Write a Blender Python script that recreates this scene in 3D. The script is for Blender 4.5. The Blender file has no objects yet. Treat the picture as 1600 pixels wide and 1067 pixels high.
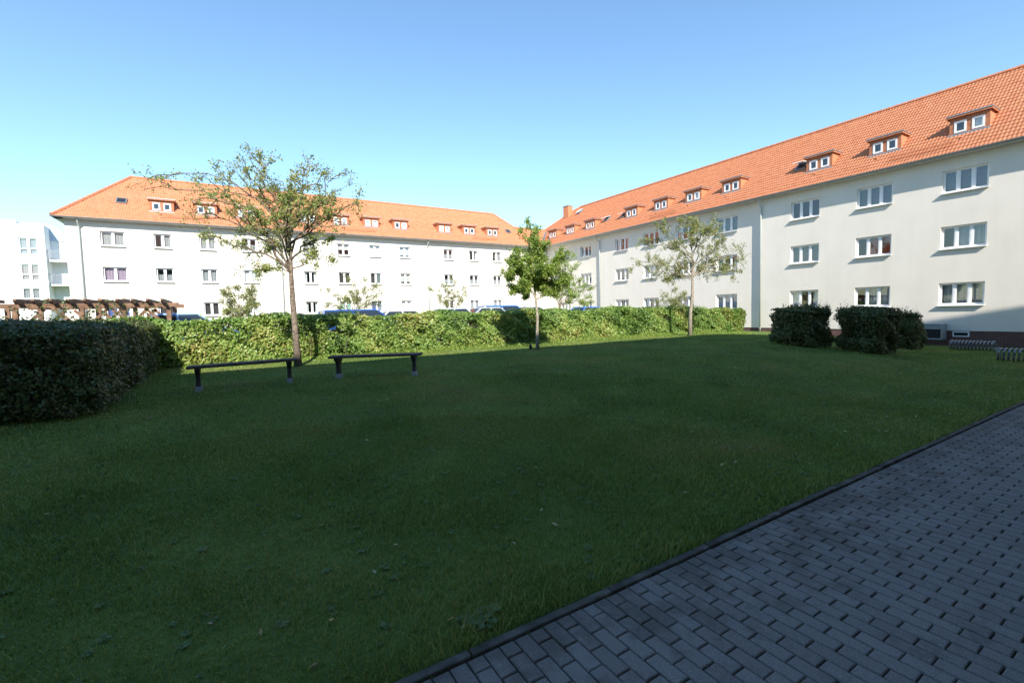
import bpy, bmesh, math, random
import numpy as np
from mathutils import Matrix, Vector
R = math.radians
random.seed(7); RNG = np.random.default_rng(11)
scn = bpy.context.scene
COL = scn.collection
EYE = np.array([0, 0, 1.8])

# ---------------------------------------------------------------- camera
FPX = 721.0
YAW, PITCH, ROLL = R(31.55), R(3.66), R(1.44)
_fw = np.array([math.sin(YAW)*math.cos(PITCH), math.cos(YAW)*math.cos(PITCH), -math.sin(PITCH)])
_rt = np.array([math.cos(YAW), -math.sin(YAW), 0]); _dn = np.cross(_fw, _rt)
_c, _s = math.cos(ROLL), math.sin(ROLL)
CAMX, CAMD, CAMF = _c*_rt+_s*_dn, -_s*_rt+_c*_dn, _fw
cd = bpy.data.cameras.new('camera'); cam = bpy.data.objects.new('camera', cd); COL.objects.link(cam)
cd.sensor_width = 36; cd.lens = 36*FPX/1600; cd.clip_start = 0.05; cd.clip_end = 3000
cam.matrix_world = Matrix(((CAMX[0], -CAMD[0], -CAMF[0], 0), (CAMX[1], -CAMD[1], -CAMF[1], 0), (CAMX[2], -CAMD[2], -CAMF[2], 1.8), (0, 0, 0, 1)))
scn.camera = cam
# ---------------------------------------------------------------- sky, sun, exposure
LIGHT = Vector((.38, 1.0, -.78)).normalized()      # direction the sunlight travels
w = bpy.data.worlds.new('World'); scn.world = w; w.use_nodes = True
nt = w.node_tree; bg = nt.nodes['Background']
sk = nt.nodes.new('ShaderNodeTexSky'); sk.sky_type = 'NISHITA'; sk.sun_disc = False
sk.sun_elevation = R(36); sk.sun_rotation = math.atan2(-.38, -1.0) % (2*math.pi)
sk.altitude = 50; sk.air_density = 1.25; sk.dust_density = 0.0; sk.ozone_density = 2.0
tint = nt.nodes.new('ShaderNodeMix'); tint.data_type = 'RGBA'; tint.blend_type = 'MULTIPLY'; tint.inputs[0].default_value = 1; tint.inputs[7].default_value = (.85, 1.0, 1.08, 1)
nt.links.new(sk.outputs[0], tint.inputs[6]); nt.links.new(tint.outputs[2], bg.inputs[0]); bg.inputs[1].default_value = 0.11
sl = bpy.data.lights.new('sun', 'SUN'); sl.energy = 3.9; sl.angle = R(.53); sl.color = (1, .93, .82)
so = bpy.data.objects.new('sun', sl); COL.objects.link(so)
so.rotation_euler = LIGHT.to_track_quat('-Z', 'Y').to_euler()
vs = scn.view_settings; vs.view_transform = 'Standard'; vs.look = 'None'; vs.exposure = 1.08; vs.gamma = 1

# ---------------------------------------------------------------- helpers
def ray(px, py):
    return CAMX*((px-800)/FPX)+CAMD*((py-533.5)/FPX)+CAMF
def at_y(px, py, Y):
    d = ray(px, py); return EYE+d*(Y/d[1])
def sm(a, b, t):
    t = np.clip((np.asarray(t, float)-a)/(b-a), 0, 1); return t*t*(3-2*t)
def gz(x, y):
    """height of the ground (path by the camera = 0): lawn swells to a low mound, falls towards the right block"""
    x = np.asarray(x, float); y = np.asarray(y, float)
    m = .4*sm(2.2, 9.5, y)+.3*sm(18, 34, y)
    x0 = 10+10*sm(5, 14, y); fl = sm(x0, 30.5, x)
    zr = -.44+.5*sm(8, 18, y)+.5*sm(20, 40, y)
    b = .012*np.sin(x*1.7+y*.6)*np.sin(y*1.3-x*.4)*sm(2.6, 4, y)
    return m*(1-fl)+zr*fl+b
def ghit(px, py):
    d = ray(px, py); t = 1.0
    while t < 200:
        p = EYE+d*t
        if p[2] <= float(gz(p[0], p[1])): return p
        t += .02
    return EYE+d*60

def mat(name, col, rough=.8, spec=.3, metal=0.0):
    m = bpy.data.materials.new(name); m.use_nodes = True
    p = m.node_tree.nodes['Principled BSDF']
    p.inputs['Base Color'].default_value = (*col, 1); p.inputs['Roughness'].default_value = rough
    p.inputs['Specular IOR Level'].default_value = spec; p.inputs['Metallic'].default_value = metal
    return m
def N(m, t, **kw):
    n = m.node_tree.nodes.new(t)
    for k, v in kw.items(): setattr(n, k, v)
    return n
def L(m, a, b): m.node_tree.links.new(a, b)
def noise_col(m, c1, c2, scale=3.0, detail=6, bump=0.0, bscale=None, coord='Object', lo=.35, hi=.65, bdist=.02):
    p = m.node_tree.nodes['Principled BSDF']
    tc = N(m, 'ShaderNodeTexCoord'); nz = N(m, 'ShaderNodeTexNoise'); nz.inputs['Scale'].default_value = scale; nz.inputs['Detail'].default_value = detail
    rp = N(m, 'ShaderNodeValToRGB'); rp.color_ramp.elements[0].color = (*c1, 1); rp.color_ramp.elements[1].color = (*c2, 1)
    rp.color_ramp.elements[0].position = lo; rp.color_ramp.elements[1].position = hi
    L(m, tc.outputs[coord], nz.inputs['Vector']); L(m, nz.outputs['Fac'], rp.inputs[0]); L(m, rp.outputs[0], p.inputs['Base Color'])
    if bump:
        n2 = N(m, 'ShaderNodeTexNoise'); n2.inputs['Scale'].default_value = bscale or scale*8; n2.inputs['Detail'].default_value = 4
        bp = N(m, 'ShaderNodeBump'); bp.inputs['Strength'].default_value = bump; bp.inputs['Distance'].default_value = bdist
        L(m, tc.outputs[coord], n2.inputs['Vector']); L(m, n2.outputs['Fac'], bp.inputs['Height']); L(m, bp.outputs[0], p.inputs['Normal'])
    return rp
def leaf_mat(name, cols, trans=.3, rough=.42, patch=None):
    """foliage: colour per leaf, some light passing through"""
    m = bpy.data.materials.new(name); m.use_nodes = True
    p = m.node_tree.nodes['Principled BSDF']; out = m.node_tree.nodes['Material Output']
    p.inputs['Roughness'].default_value = rough; p.inputs['Specular IOR Level'].default_value = .5
    g = N(m, 'ShaderNodeNewGeometry'); rp = N(m, 'ShaderNodeValToRGB'); cr = rp.color_ramp
    while len(cr.elements) < len(cols): cr.elements.new(.5)
    for i, c in enumerate(cols): cr.elements[i].position = i/(len(cols)-1); cr.elements[i].color = (*c, 1)
    src = rp.outputs[0]
    if patch:
        tc = N(m, 'ShaderNodeTexCoord'); nz = N(m, 'ShaderNodeTexNoise'); nz.inputs['Scale'].default_value = patch; nz.inputs['Detail'].default_value = 3
        L(m, tc.outputs['Object'], nz.inputs['Vector'])
        ma = N(m, 'ShaderNodeMath', operation='MULTIPLY_ADD'); ma.inputs[1].default_value = 3.0; ma.inputs[2].default_value = -1.0; ma.use_clamp = True
        L(m, nz.outputs['Fac'], ma.inputs[0])
        mx = N(m, 'ShaderNodeMath', operation='MULTIPLY_ADD'); mx.inputs[1].default_value = .5
        L(m, g.outputs['Random Per Island'], mx.inputs[0])
        mm = N(m, 'ShaderNodeMath', operation='MULTIPLY'); mm.inputs[1].default_value = .5; L(m, ma.outputs[0], mm.inputs[0])
        L(m, mm.outputs[0], mx.inputs[2]); L(m, mx.outputs[0], rp.inputs[0])
    else:
        L(m, g.outputs['Random Per Island'], rp.inputs[0])
    L(m, src, p.inputs['Base Color'])
    tr = N(m, 'ShaderNodeBsdfTranslucent'); L(m, src, tr.inputs[0])
    mix = N(m, 'ShaderNodeMixShader'); mix.inputs[0].default_value = trans
    L(m, p.outputs[0], mix.inputs[1]); L(m, tr.outputs[0], mix.inputs[2]); L(m, mix.outputs[0], out.inputs[0])
    return m

class MB:
    def __init__(s): s.v = []; s.f = []
    def add(s, vs, fs):
        o = len(s.v); s.v += [tuple(map(float, q)) for q in vs]; s.f += [tuple(i+o for i in f) for f in fs]
    def quad(s, *p): s.add(p, [tuple(range(len(p)))])
    def box(s, x0, x1, y0, y1, z0, z1):
        s.add([(x0, y0, z0), (x1, y0, z0), (x1, y1, z0), (x0, y1, z0), (x0, y0, z1), (x1, y0, z1), (x1, y1, z1), (x0, y1, z1)],
              [(0, 3, 2, 1), (4, 5, 6, 7), (0, 1, 5, 4), (1, 2, 6, 5), (2, 3, 7, 6), (3, 0, 4, 7)])
    def bar(s, a, b, w, h):
        """rectangular bar from a to b"""
        a = Vector(a); b = Vector(b); d = (b-a).normalized(); up = Vector((0, 0, 1))
        if abs(d.z) > .97: up = Vector((0, 1, 0))
        x = d.cross(up).normalized()*w/2; y = x.cross(d).normalized()*h/2
        s.add([a-x-y, a+x-y, a+x+y, a-x+y, b-x-y, b+x-y, b+x+y, b-x+y], [(0, 3, 2, 1), (4, 5, 6, 7), (0, 1, 5, 4), (1, 2, 6, 5), (2, 3, 7, 6), (3, 0, 4, 7)])
    def tube(s, pts, rad, n=8, cap=True):
        pts = [Vector(p) for p in pts]; k = len(pts)
        rad = rad if hasattr(rad, '__len__') else [rad]*k
        o = len(s.v); ref = Vector((0, 0, 1))
        for i, p in enumerate(pts):
            d = (pts[min(i+1, k-1)]-pts[max(i-1, 0)]).normalized()
            r = ref if abs(d.dot(ref)) < .95 else Vector((1, 0, 0))
            x = d.cross(r).normalized(); y = x.cross(d)
            for j in range(n):
                a = 2*math.pi*j/n; q = p+(x*math.cos(a)+y*math.sin(a))*rad[i]; s.v.append((q.x, q.y, q.z))
        for i in range(k-1):
            for j in range(n):
                a = o+i*n+j; b = o+i*n+(j+1) % n; s.f.append((a, b, b+n, a+n))
        if cap:
            s.f.append(tuple(o+j for j in range(n))[::-1]); s.f.append(tuple(o+(k-1)*n+j for j in range(n)))
    def mesh(s, name, m, smooth=False):
        me = bpy.data.meshes.new(name); me.from_pydata(s.v, [], s.f); me.update()
        me.materials.append(m)
        if smooth: me.polygons.foreach_set('use_smooth', [True]*len(me.polygons))
        return me
    def build(s, name, m, parent=None, loc=None, smooth=False, bevel=0):
        return link(name, s.mesh(name, m, smooth), parent, loc, bevel)
def link(name, me, parent=None, loc=None, bevel=0):
    o = bpy.data.objects.new(name, me); COL.objects.link(o)
    if parent: o.parent = parent
    if loc is not None: o.location = loc
    if bevel:
        b = o.modifiers.new('bevel', 'BEVEL'); b.width = bevel; b.segments = 2; b.limit_method = 'ANGLE'
    return o
def np_mesh(name, V, F, m, smooth=False):
    me = bpy.data.meshes.new(name); k = F.shape[1]
    me.vertices.add(len(V)); me.vertices.foreach_set('co', np.ascontiguousarray(V, np.float32).ravel())
    me.loops.add(F.size); me.loops.foreach_set('vertex_index', np.ascontiguousarray(F, np.int32).ravel())
    me.polygons.add(len(F)); me.polygons.foreach_set('loop_start', np.arange(0, F.size, k, dtype=np.int32))
    if smooth: me.polygons.foreach_set('use_smooth', np.ones(len(F), bool))
    me.update(calc_edges=True); me.materials.append(m); return me
def empty(name, loc=(0, 0, 0), rz=0):
    o = bpy.data.objects.new(name, None); COL.objects.link(o); o.location = loc; o.rotation_euler.z = rz; o.empty_display_size = .3; return o
def tag(o, label=None, cat=None, group=None, kind=None):
    if label: o['label'] = label
    if cat: o['category'] = cat
    if group: o['group'] = group
    if kind: o['kind'] = kind
    return o

# ---------------------------------------------------------------- materials
M = {}
M['wall'] = mat('render_white', (.78, .765, .73), .9, .15); noise_col(M['wall'], (.745, .695, .615), (.785, .735, .655), .7, 9, .15, 60, bdist=.006, lo=.3, hi=.6)
def streaks(m):
    p = m.node_tree.nodes['Principled BSDF']; src = p.inputs['Base Color'].links[0].from_socket; tc = N(m, 'ShaderNodeTexCoord'); mp = N(m, 'ShaderNodeMapping'); mp.inputs['Scale'].default_value = (2.6, 2.6, .22)
    nz = N(m, 'ShaderNodeTexNoise'); nz.inputs['Scale'].default_value = 1.0; nz.inputs['Detail'].default_value = 8; nz.inputs['Roughness'].default_value = .65
    rp = N(m, 'ShaderNodeValToRGB'); e = rp.color_ramp.elements; e[0].position = .36; e[0].color = (.86, .85, .83, 1); e[1].position = .56; e[1].color = (1, 1, 1, 1)
    mx = N(m, 'ShaderNodeMix', data_type='RGBA', blend_type='MULTIPLY'); mx.inputs[0].default_value = .2
    L(m, tc.outputs['Object'], mp.inputs[0]); L(m, mp.outputs[0], nz.inputs['Vector']); L(m, nz.outputs['Fac'], rp.inputs[0]); L(m, src, mx.inputs[6]); L(m, rp.outputs[0], mx.inputs[7]); L(m, mx.outputs[2], p.inputs['Base Color'])
streaks(M['wall'])
M['wallnear'] = mat('render_grey', (.3, .28, .25), .9, .15)
M['plinth'] = mat('plinth_brick', (.2, .07, .05), .85)
def brick_mat(m):
    p = m.node_tree.nodes['Principled BSDF']; tc = N(m, 'ShaderNodeTexCoord'); mp = N(m, 'ShaderNodeMapping'); mp.inputs['Rotation'].default_value = (R(90), 0, 0)
    b = N(m, 'ShaderNodeTexBrick'); b.inputs['Scale'].default_value = 1; b.inputs['Brick Width'].default_value = .25; b.inputs['Row Height'].default_value = .075; b.inputs['Mortar Size'].default_value = .008
    b.inputs['Color1'].default_value = (.1, .042, .036, 1); b.inputs['Color2'].default_value = (.16, .065, .052, 1); b.inputs['Mortar'].default_value = (.17, .155, .145, 1)
    L(m, tc.outputs['Object'], mp.inputs[0]); L(m, mp.outputs[0], b.inputs[0]); L(m, b.outputs[0], p.inputs['Base Color'])
brick_mat(M['plinth'])
M['tile'] = mat('clay_tile', (.56, .19, .075), .62, .35)
def tile_mat(m):
    p = m.node_tree.nodes['Principled BSDF']; tc = N(m, 'ShaderNodeTexCoord'); nz = N(m, 'ShaderNodeTexNoise'); nz.inputs['Scale'].default_value = 3.3; nz.inputs['Detail'].default_value = 7
    rp = N(m, 'ShaderNodeValToRGB'); e = rp.color_ramp.elements
    e[0].position = .3; e[0].color = (.45, .16, .075, 1); e[1].position = .75; e[1].color = (.57, .235, .12, 1)
    g = N(m, 'ShaderNodeNewGeometry'); ma = N(m, 'ShaderNodeMath', operation='MULTIPLY_ADD'); ma.inputs[1].default_value = .08
    L(m, tc.outputs['Object'], nz.inputs['Vector']); L(m, g.outputs['Random Per Island'], ma.inputs[0]); L(m, nz.outputs['Fac'], ma.inputs[2]); L(m, ma.outputs[0], rp.inputs[0]); L(m, rp.outputs[0], p.inputs['Base Color'])
tile_mat(M['tile'])
M['clad'] = mat('dormer_cladding', (.42, .17, .09), .75); noise_col(M['clad'], (.35, .13, .07), (.47, .2, .1), 5)
M['cheek'] = mat('dormer_cheek', (.55, .22, .11), .75)
M['zinc'] = mat('zinc', (.36, .38, .39), .45, .5, .7)
M['pipe'] = mat('pipe_grey_green', (.5, .55, .53), .5, .4, .2)
M['soffit'] = mat('soffit', (.55, .53, .5), .8)
M['pvc'] = mat('white_pvc', (.82, .82, .82), .35, .5)
M['sillm'] = mat('sill_white', (.8, .8, .79), .4, .5)
M['room'] = mat('interior', (.22, .2, .18), .9)
def glass():
    m = bpy.data.materials.new('window_glass'); m.use_nodes = True; n = m.node_tree.nodes; n.remove(n['Principled BSDF']); out = n['Material Output']
    t = N(m, 'ShaderNodeBsdfTransparent'); t.inputs[0].default_value = (.8, .84, .84, 1); g = N(m, 'ShaderNodeBsdfGlossy'); g.inputs['Roughness'].default_value = .01; g.inputs[0].default_value = (.95, .97, 1, 1)
    ge = N(m, 'ShaderNodeNewGeometry'); dt = N(m, 'ShaderNodeVectorMath', operation='DOT_PRODUCT'); L(m, ge.outputs['Normal'], dt.inputs[0]); L(m, ge.outputs['Incoming'], dt.inputs[1])
    ab = N(m, 'ShaderNodeMath', operation='ABSOLUTE'); L(m, dt.outputs['Value'], ab.inputs[0]); su = N(m, 'ShaderNodeMath', operation='SUBTRACT'); su.inputs[0].default_value = 1; L(m, ab.outputs[0], su.inputs[1])
    pw = N(m, 'ShaderNodeMath', operation='POWER'); pw.inputs[1].default_value = 2.3; L(m, su.outputs[0], pw.inputs[0])
    ma = N(m, 'ShaderNodeMath', operation='MULTIPLY_ADD'); ma.inputs[1].default_value = .9; ma.inputs[2].default_value = .12; ma.use_clamp = True
    L(m, pw.outputs[0], ma.inputs[0]); x = N(m, 'ShaderNodeMixShader'); L(m, ma.outputs[0], x.inputs[0]); L(m, t.outputs[0], x.inputs[1]); L(m, g.outputs[0], x.inputs[2]); L(m, x.outputs[0], out.inputs[0]); return m
M['glass'] = glass()
M['darkglass'] = mat('dark_glass', (.02, .025, .03), .05, .8)
def cloth(name, col, alpha=1.0):
    m = mat(name, col, .9, .1)
    p = m.node_tree.nodes['Principled BSDF']
    if alpha < 1: p.inputs['Alpha'].default_value = alpha
    return m
M['net'] = cloth('net_curtain', (.72, .73, .75), .6); M['sheer'] = cloth('sheer_curtain', (.7, .72, .75), .3); M['white'] = cloth('white_curtain', (.82, .82, .81)); M['red'] = cloth('red_curtain', (.42, .03, .025)); M['mauve'] = cloth('mauve_curtain', (.5, .38, .48)); M['blind'] = cloth('pale_blind', (.7, .72, .68)); M['blue'] = cloth('blue_curtain', (.16, .2, .45)); M['dark'] = cloth('dark_curtain', (.1, .09, .085)); M['mint'] = cloth('mint_blind', (.5, .72, .64))
M['bark'] = mat('bark', (.16, .12, .09), .9); noise_col(M['bark'], (.1, .075, .055), (.27, .22, .17), 14, 6, .5, 40, bdist=.01)
M['barkpale'] = mat('bark_pale', (.3, .26, .2), .9); noise_col(M['barkpale'], (.2, .165, .12), (.42, .37, .29), 12, 6, .5, 40, bdist=.01)
M['twig'] = mat('hedge_twig', (.1, .075, .05), .9)
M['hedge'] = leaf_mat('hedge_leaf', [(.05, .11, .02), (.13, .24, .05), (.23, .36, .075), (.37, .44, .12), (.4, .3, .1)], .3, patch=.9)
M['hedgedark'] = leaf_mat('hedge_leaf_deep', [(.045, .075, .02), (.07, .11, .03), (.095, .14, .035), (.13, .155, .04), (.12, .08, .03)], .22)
M['leafa'] = leaf_mat('leaf_hawthorn', [(.15, .22, .055), (.26, .35, .09), (.37, .45, .12), (.47, .48, .17), (.46, .36, .14)], .45)
M['leafb'] = leaf_mat('leaf_lime', [(.13, .22, .04), (.23, .35, .065), (.34, .47, .09), (.46, .5, .13)], .42)
M['leafc'] = leaf_mat('leaf_pale', [(.17, .22, .06), (.27, .33, .1), (.36, .39, .13), (.42, .37, .16)], .42)
M['grass'] = leaf_mat('grass_blade', [(.1, .115, .03), (.13, .2, .04), (.175, .265, .045), (.225, .31, .06), (.33, .32, .1), (.36, .27, .12)], .32, patch=.42, rough=.5)
M['weed'] = leaf_mat('weed_leaf', [(.06, .13, .035), (.085, .17, .045), (.12, .2, .06)], .3, rough=.6)
M['soil'] = mat('lawn_ground', (.04, .07, .015), .95, .1); noise_col(M['soil'], (.075, .115, .03), (.13, .19, .05), 1.6, 10, .6, 30, lo=.3, hi=.7)
M['asphalt'] = mat('asphalt', (.08, .08, .085), .9); noise_col(M['asphalt'], (.06, .06, .062), (.1, .1, .1), 6)
M['joint'] = mat('joint_sand', (.035, .033, .028), .95, .1); noise_col(M['joint'], (.02, .022, .014), (.06, .055, .045), 5, 8)
def paver(m):
    p = m.node_tree.nodes['Principled BSDF']; tc = N(m, 'ShaderNodeTexCoord'); g = N(m, 'ShaderNodeNewGeometry'); oi = N(m, 'ShaderNodeObjectInfo')
    fine = N(m, 'ShaderNodeTexNoise'); fine.inputs['Scale'].default_value = 220; fine.inputs['Detail'].default_value = 3
    blot = N(m, 'ShaderNodeTexNoise'); blot.inputs['Scale'].default_value = 3.2; blot.inputs['Detail'].default_value = 9; blot.inputs['Roughness'].default_value = .68
    L(m, g.outputs['Position'], fine.inputs['Vector']); L(m, g.outputs['Position'], blot.inputs['Vector'])
    rp = N(m, 'ShaderNodeValToRGB'); e = rp.color_ramp.elements; e[0].position = .32; e[0].color = (.12, .119, .115, 1); e[1].position = .6; e[1].color = (.23, .228, .222, 1)
    e2 = rp.color_ramp.elements.new(.76); e2.color = (.42, .42, .42, 1)
    L(m, fine.outputs['Fac'], rp.inputs[0])
    br = N(m, 'ShaderNodeValToRGB'); b = br.color_ramp.elements; b[0].position = .36; b[0].color = (.66, .63, .6, 1); b[1].position = .5; b[1].color = (1, 1, 1, 1)
    sx = N(m, 'ShaderNodeSeparateXYZ'); L(m, g.outputs['Position'], sx.inputs[0])
    mr = N(m, 'ShaderNodeMapRange'); mr.inputs[1].default_value = 1.1; mr.inputs[2].default_value = 2.15; mr.inputs[3].default_value = .06; mr.inputs[4].default_value = -.13
    L(m, sx.outputs['Y'], mr.inputs[0]); ad = N(m, 'ShaderNodeMath', operation='ADD'); L(m, blot.outputs['Fac'], ad.inputs[0]); L(m, mr.outputs[0], ad.inputs[1]); L(m, ad.outputs[0], br.inputs[0])
    rr = N(m, 'ShaderNodeMath', operation='ADD'); L(m, oi.outputs['Random'], rr.inputs[0]); L(m, g.outputs['Random Per Island'], rr.inputs[1])
    fr = N(m, 'ShaderNodeMath', operation='FRACT'); L(m, rr.outputs[0], fr.inputs[0])
    rv = N(m, 'ShaderNodeValToRGB'); c = rv.color_ramp.elements; c[0].color = (.88, .87, .86, 1); c[1].color = (1.06, 1.06, 1.06, 1); L(m, fr.outputs[0], rv.inputs[0])
    m1 = N(m, 'ShaderNodeMix', data_type='RGBA', blend_type='MULTIPLY'); m1.inputs[0].default_value = 1; m2 = N(m, 'ShaderNodeMix', data_type='RGBA', blend_type='MULTIPLY'); m2.inputs[0].default_value = 1
    L(m, rp.outputs[0], m1.inputs[6]); L(m, br.outputs[0], m1.inputs[7]); L(m, m1.outputs[2], m2.inputs[6]); L(m, rv.outputs[0], m2.inputs[7]); L(m, m2.outputs[2], p.inputs['Base Color'])
    bp = N(m, 'ShaderNodeBump'); bp.inputs['Strength'].default_value = .5; bp.inputs['Distance'].default_value = .003; L(m, fine.outputs['Fac'], bp.inputs['Height']); L(m, bp.outputs[0], p.inputs['Normal'])
M['paver'] = mat('concrete_paver', (.15, .15, .155), .8, .3); paver(M['paver'])
M['kerb'] = mat('kerb_concrete', (.12, .115, .105), .9); noise_col(M['kerb'], (.05, .05, .042), (.15, .145, .13), 6, 9, .5, 90, bdist=.004)
M['benchwood'] = mat('bench_plank', (.05, .042, .04), .7); noise_col(M['benchwood'], (.03, .025, .024), (.085, .072, .068), 9, 6, .3, 50, bdist=.004)
M['benchleg'] = mat('bench_leg', (.045, .04, .042), .6)
M['concrete'] = mat('concrete_foot', (.28, .29, .31), .85)
M['galv'] = mat('galvanised', (.27, .29, .31), .5, .5, .6)
M['greymetal'] = mat('grey_panel', (.3, .33, .36), .5, .5, .3)
M['blackbar'] = mat('dark_bar', (.03, .03, .032), .5)
M['wood'] = mat('pergola_wood', (.24, .12, .07), .75); noise_col(M['wood'], (.15, .085, .055), (.26, .155, .1), 6)
M['tyre'] = mat('tyre', (.02, .02, .02), .8); M['rim'] = mat('rim', (.5, .5, .52), .3, .5, .8)
M['lampred'] = mat('tail_lamp', (.35, .01, .01), .2, .6); M['lampw'] = mat('head_lamp', (.7, .72, .75), .1, .7)
M['modern'] = mat('modern_white', (.8, .8, .79), .85, .2); M['bluegrey'] = mat('blue_grey_panel', (.42, .5, .62), .5)
def paint(n, c): 
    m = mat(n, c, .25, .6); m.node_tree.nodes['Principled BSDF'].inputs['Coat Weight'].default_value = .6; return m
M['cblue'] = paint('car_blue', (.03, .1, .34)); M['cblue2'] = paint('car_bright_blue', (.05, .2, .6)); M['csilver'] = paint('car_silver', (.5, .53, .55)); M['cpale'] = paint('car_pale_blue', (.3, .45, .75)); M['cgrey'] = paint('car_grey', (.2, .22, .25)); M['cwhite'] = paint('car_white', (.75, .75, .75))

# ================================================================ THE SETTING
def axis(parts):
    out = []
    for a, b, s in parts: out += list(np.arange(a, b, s))
    return np.array(out+[parts[-1][1]])
def grid_mesh(name, xs, ys, zf, m):
    X, Y = np.meshgrid(xs, ys); Z = zf(X, Y); V = np.stack([X, Y, Z], -1).reshape(-1, 3); nx = len(xs); ny = len(ys)
    i = (np.arange(ny-1)[:, None]*nx+np.arange(nx-1)[None]).ravel()
    return np_mesh(name, V, np.stack([i, i+1, i+nx+1, i+nx], 1), m, True)
KY = 2.105     # kerb line
xs = axis([(-900, -60, 120), (-60, -12, 4), (-12, 33, .3), (33, 70, 6), (70, 900, 110)])
ys = np.concatenate([[-900, -200, -60, -15, 0, KY+.03], axis([(KY+.04, 20, .3), (20, 60, 3), (60, 160, 20), (160, 1500, 150)])])
tag(link('lawn', grid_mesh('lawn', xs, ys, lambda X, Y: np.where(Y < KY+.035, gz(X, np.full_like(Y, 2.1))-.16, gz(X, Y)-.006), M['soil'])), kind='structure')
tag(link('parking_lot', grid_mesh('parking_lot', axis([(-60, 30, 3)]), axis([(19.5, 41, 1.5)]), lambda X, Y: gz(X, Y)+.03, M['asphalt'])), kind='structure')

# paved path: bed, bricks, kerb stones
PITX, PITY = .0965, .2
path = tag(link('paved_path', grid_mesh('paved_path', axis([(-14, 30, 1)]), np.array([-.8, KY-.01]), lambda X, Y: gz(X, np.full_like(Y, 2.1))-.022, M['joint'])), kind='structure')
def brick_shape(w, l, h, jit):
    b = .006; r = random.Random(jit); mb = MB()
    def ring(dx, dy, z): return [(-w/2+dx+r.uniform(-.0008, .0008), -l/2+dy, z), (w/2-dx, -l/2+dy+r.uniform(-.0008, .0008), z), (w/2-dx+r.uniform(-.0008, .0008), l/2-dy, z), (-w/2+dx, l/2-dy, z)]
    v = ring(0, 0, -h)+ring(0, 0, -b)+ring(b*.45, b*.45, -b*.35)+ring(b, b, 0)
    f = [(12, 13, 14, 15)]
    for k in range(3):
        for j in range(4): f.append((k*4+j, k*4+(j+1) % 4, k*4+4+(j+1) % 4, k*4+4+j))
    mb.add(v, f); return mb
variants = [brick_shape(.0895, .193, .05, i) for i in range(5)]
half = [brick_shape(.0895, .093, .05, 20+i) for i in range(2)]
vm = [b.mesh('brick', M['paver']) for b in variants]; hm = [b.mesh('brick', M['paver']) for b in half]
slots = []
nrow = int((30+14)/PITX)
for i in range(nrow):
    x = -14+(i+.5)*PITX; off = (i % 2)*PITY/2
    y = KY-.012-off
    if off: slots.append((x, KY-.012-.05, True))
    while y-PITY > -.8:
        slots.append((x, y-PITY/2, False)); y -= PITY
def screen(x, y, z=0):
    d = np.array([x, y, z])-EYE; w_ = d@CAMF
    return (800+FPX*(d@CAMX)/w_, 533.5+FPX*(d@CAMD)/w_, w_) if w_ > .1 else (9e9, 9e9, w_)
vis = []; rest = []
for s_ in slots:
    u, v, w_ = screen(s_[0], s_[1])
    (vis if (-20 < u < 1640 and v < 1110 and w_ > 0) else rest).append((w_, s_))
vis.sort(key=lambda t: t[0])
one, far = vis[:300], vis[300:]+rest
for k, (_, (x, y, h_)) in enumerate(one):
    o = link('brick', (hm[k % 2] if h_ else vm[random.randrange(5)]), path)
    o.location = (x+random.uniform(-.0012, .0012), y+random.uniform(-.002, .002), float(gz(x, 2.1))+random.uniform(-.0022, .0015))
    o.rotation_euler = (random.uniform(-.007, .007), random.uniform(-.012, .012), random.uniform(-.012, .012))
big = MB()
for k, (_, (x, y, h_)) in enumerate(far):
    b = half[k % 2] if h_ else variants[k % 5]; z = float(gz(x, 2.1))+random.uniform(-.002, .0015); t = random.uniform(-.012, .012)
    big.add([(x+q[0], y+q[1], z+q[2]+q[0]*t) for q in b.v], b.f)
tag(big.build('paving_bricks', M['paver'], path), kind='stuff')
for k in range(44):
    x = -14+k; mb = MB(); z0, z1 = float(gz(x+.5, 2.1)), 0
    mb.box(.004, .996, 0, .055, -.2, .01)
    o = mb.build('kerb_stone', M['kerb'], path, bevel=.008); o.location = (x, KY+random.uniform(-.004, .004), z0+random.uniform(-.004, .006)); o.rotation_euler.z = random.uniform(-.004, .004)

# tufts of moss and grass rooted in the joints
jt = MB(); rj = random.Random(5)
for k in range(150):
    x = -3+rj.random()*13; y = KY-.012-(rj.random()**2.2)*1.3; x = round(x/PITX)*PITX-14 % PITX; z = float(gz(x, 2.1))-.015
    for b in range(rj.randint(5, 12)):
        a = rj.uniform(0, 6.28); l = rj.uniform(.008, .026); h = rj.uniform(.012, .035); bx, by = x+rj.uniform(-.006, .006), y+rj.uniform(-.03, .03); c, s_ = math.cos(a), math.sin(a)
        jt.add([(bx-s_*.0016, by+c*.0016, z), (bx+s_*.0016, by-c*.0016, z), (bx+c*l, by+s_*l, z+h)], [(0, 1, 2)])
tag(jt.build('joint_grass', M['grass']), 'tiny grass tufts growing in the joints of the brick path', 'grass', kind='stuff')
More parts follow.
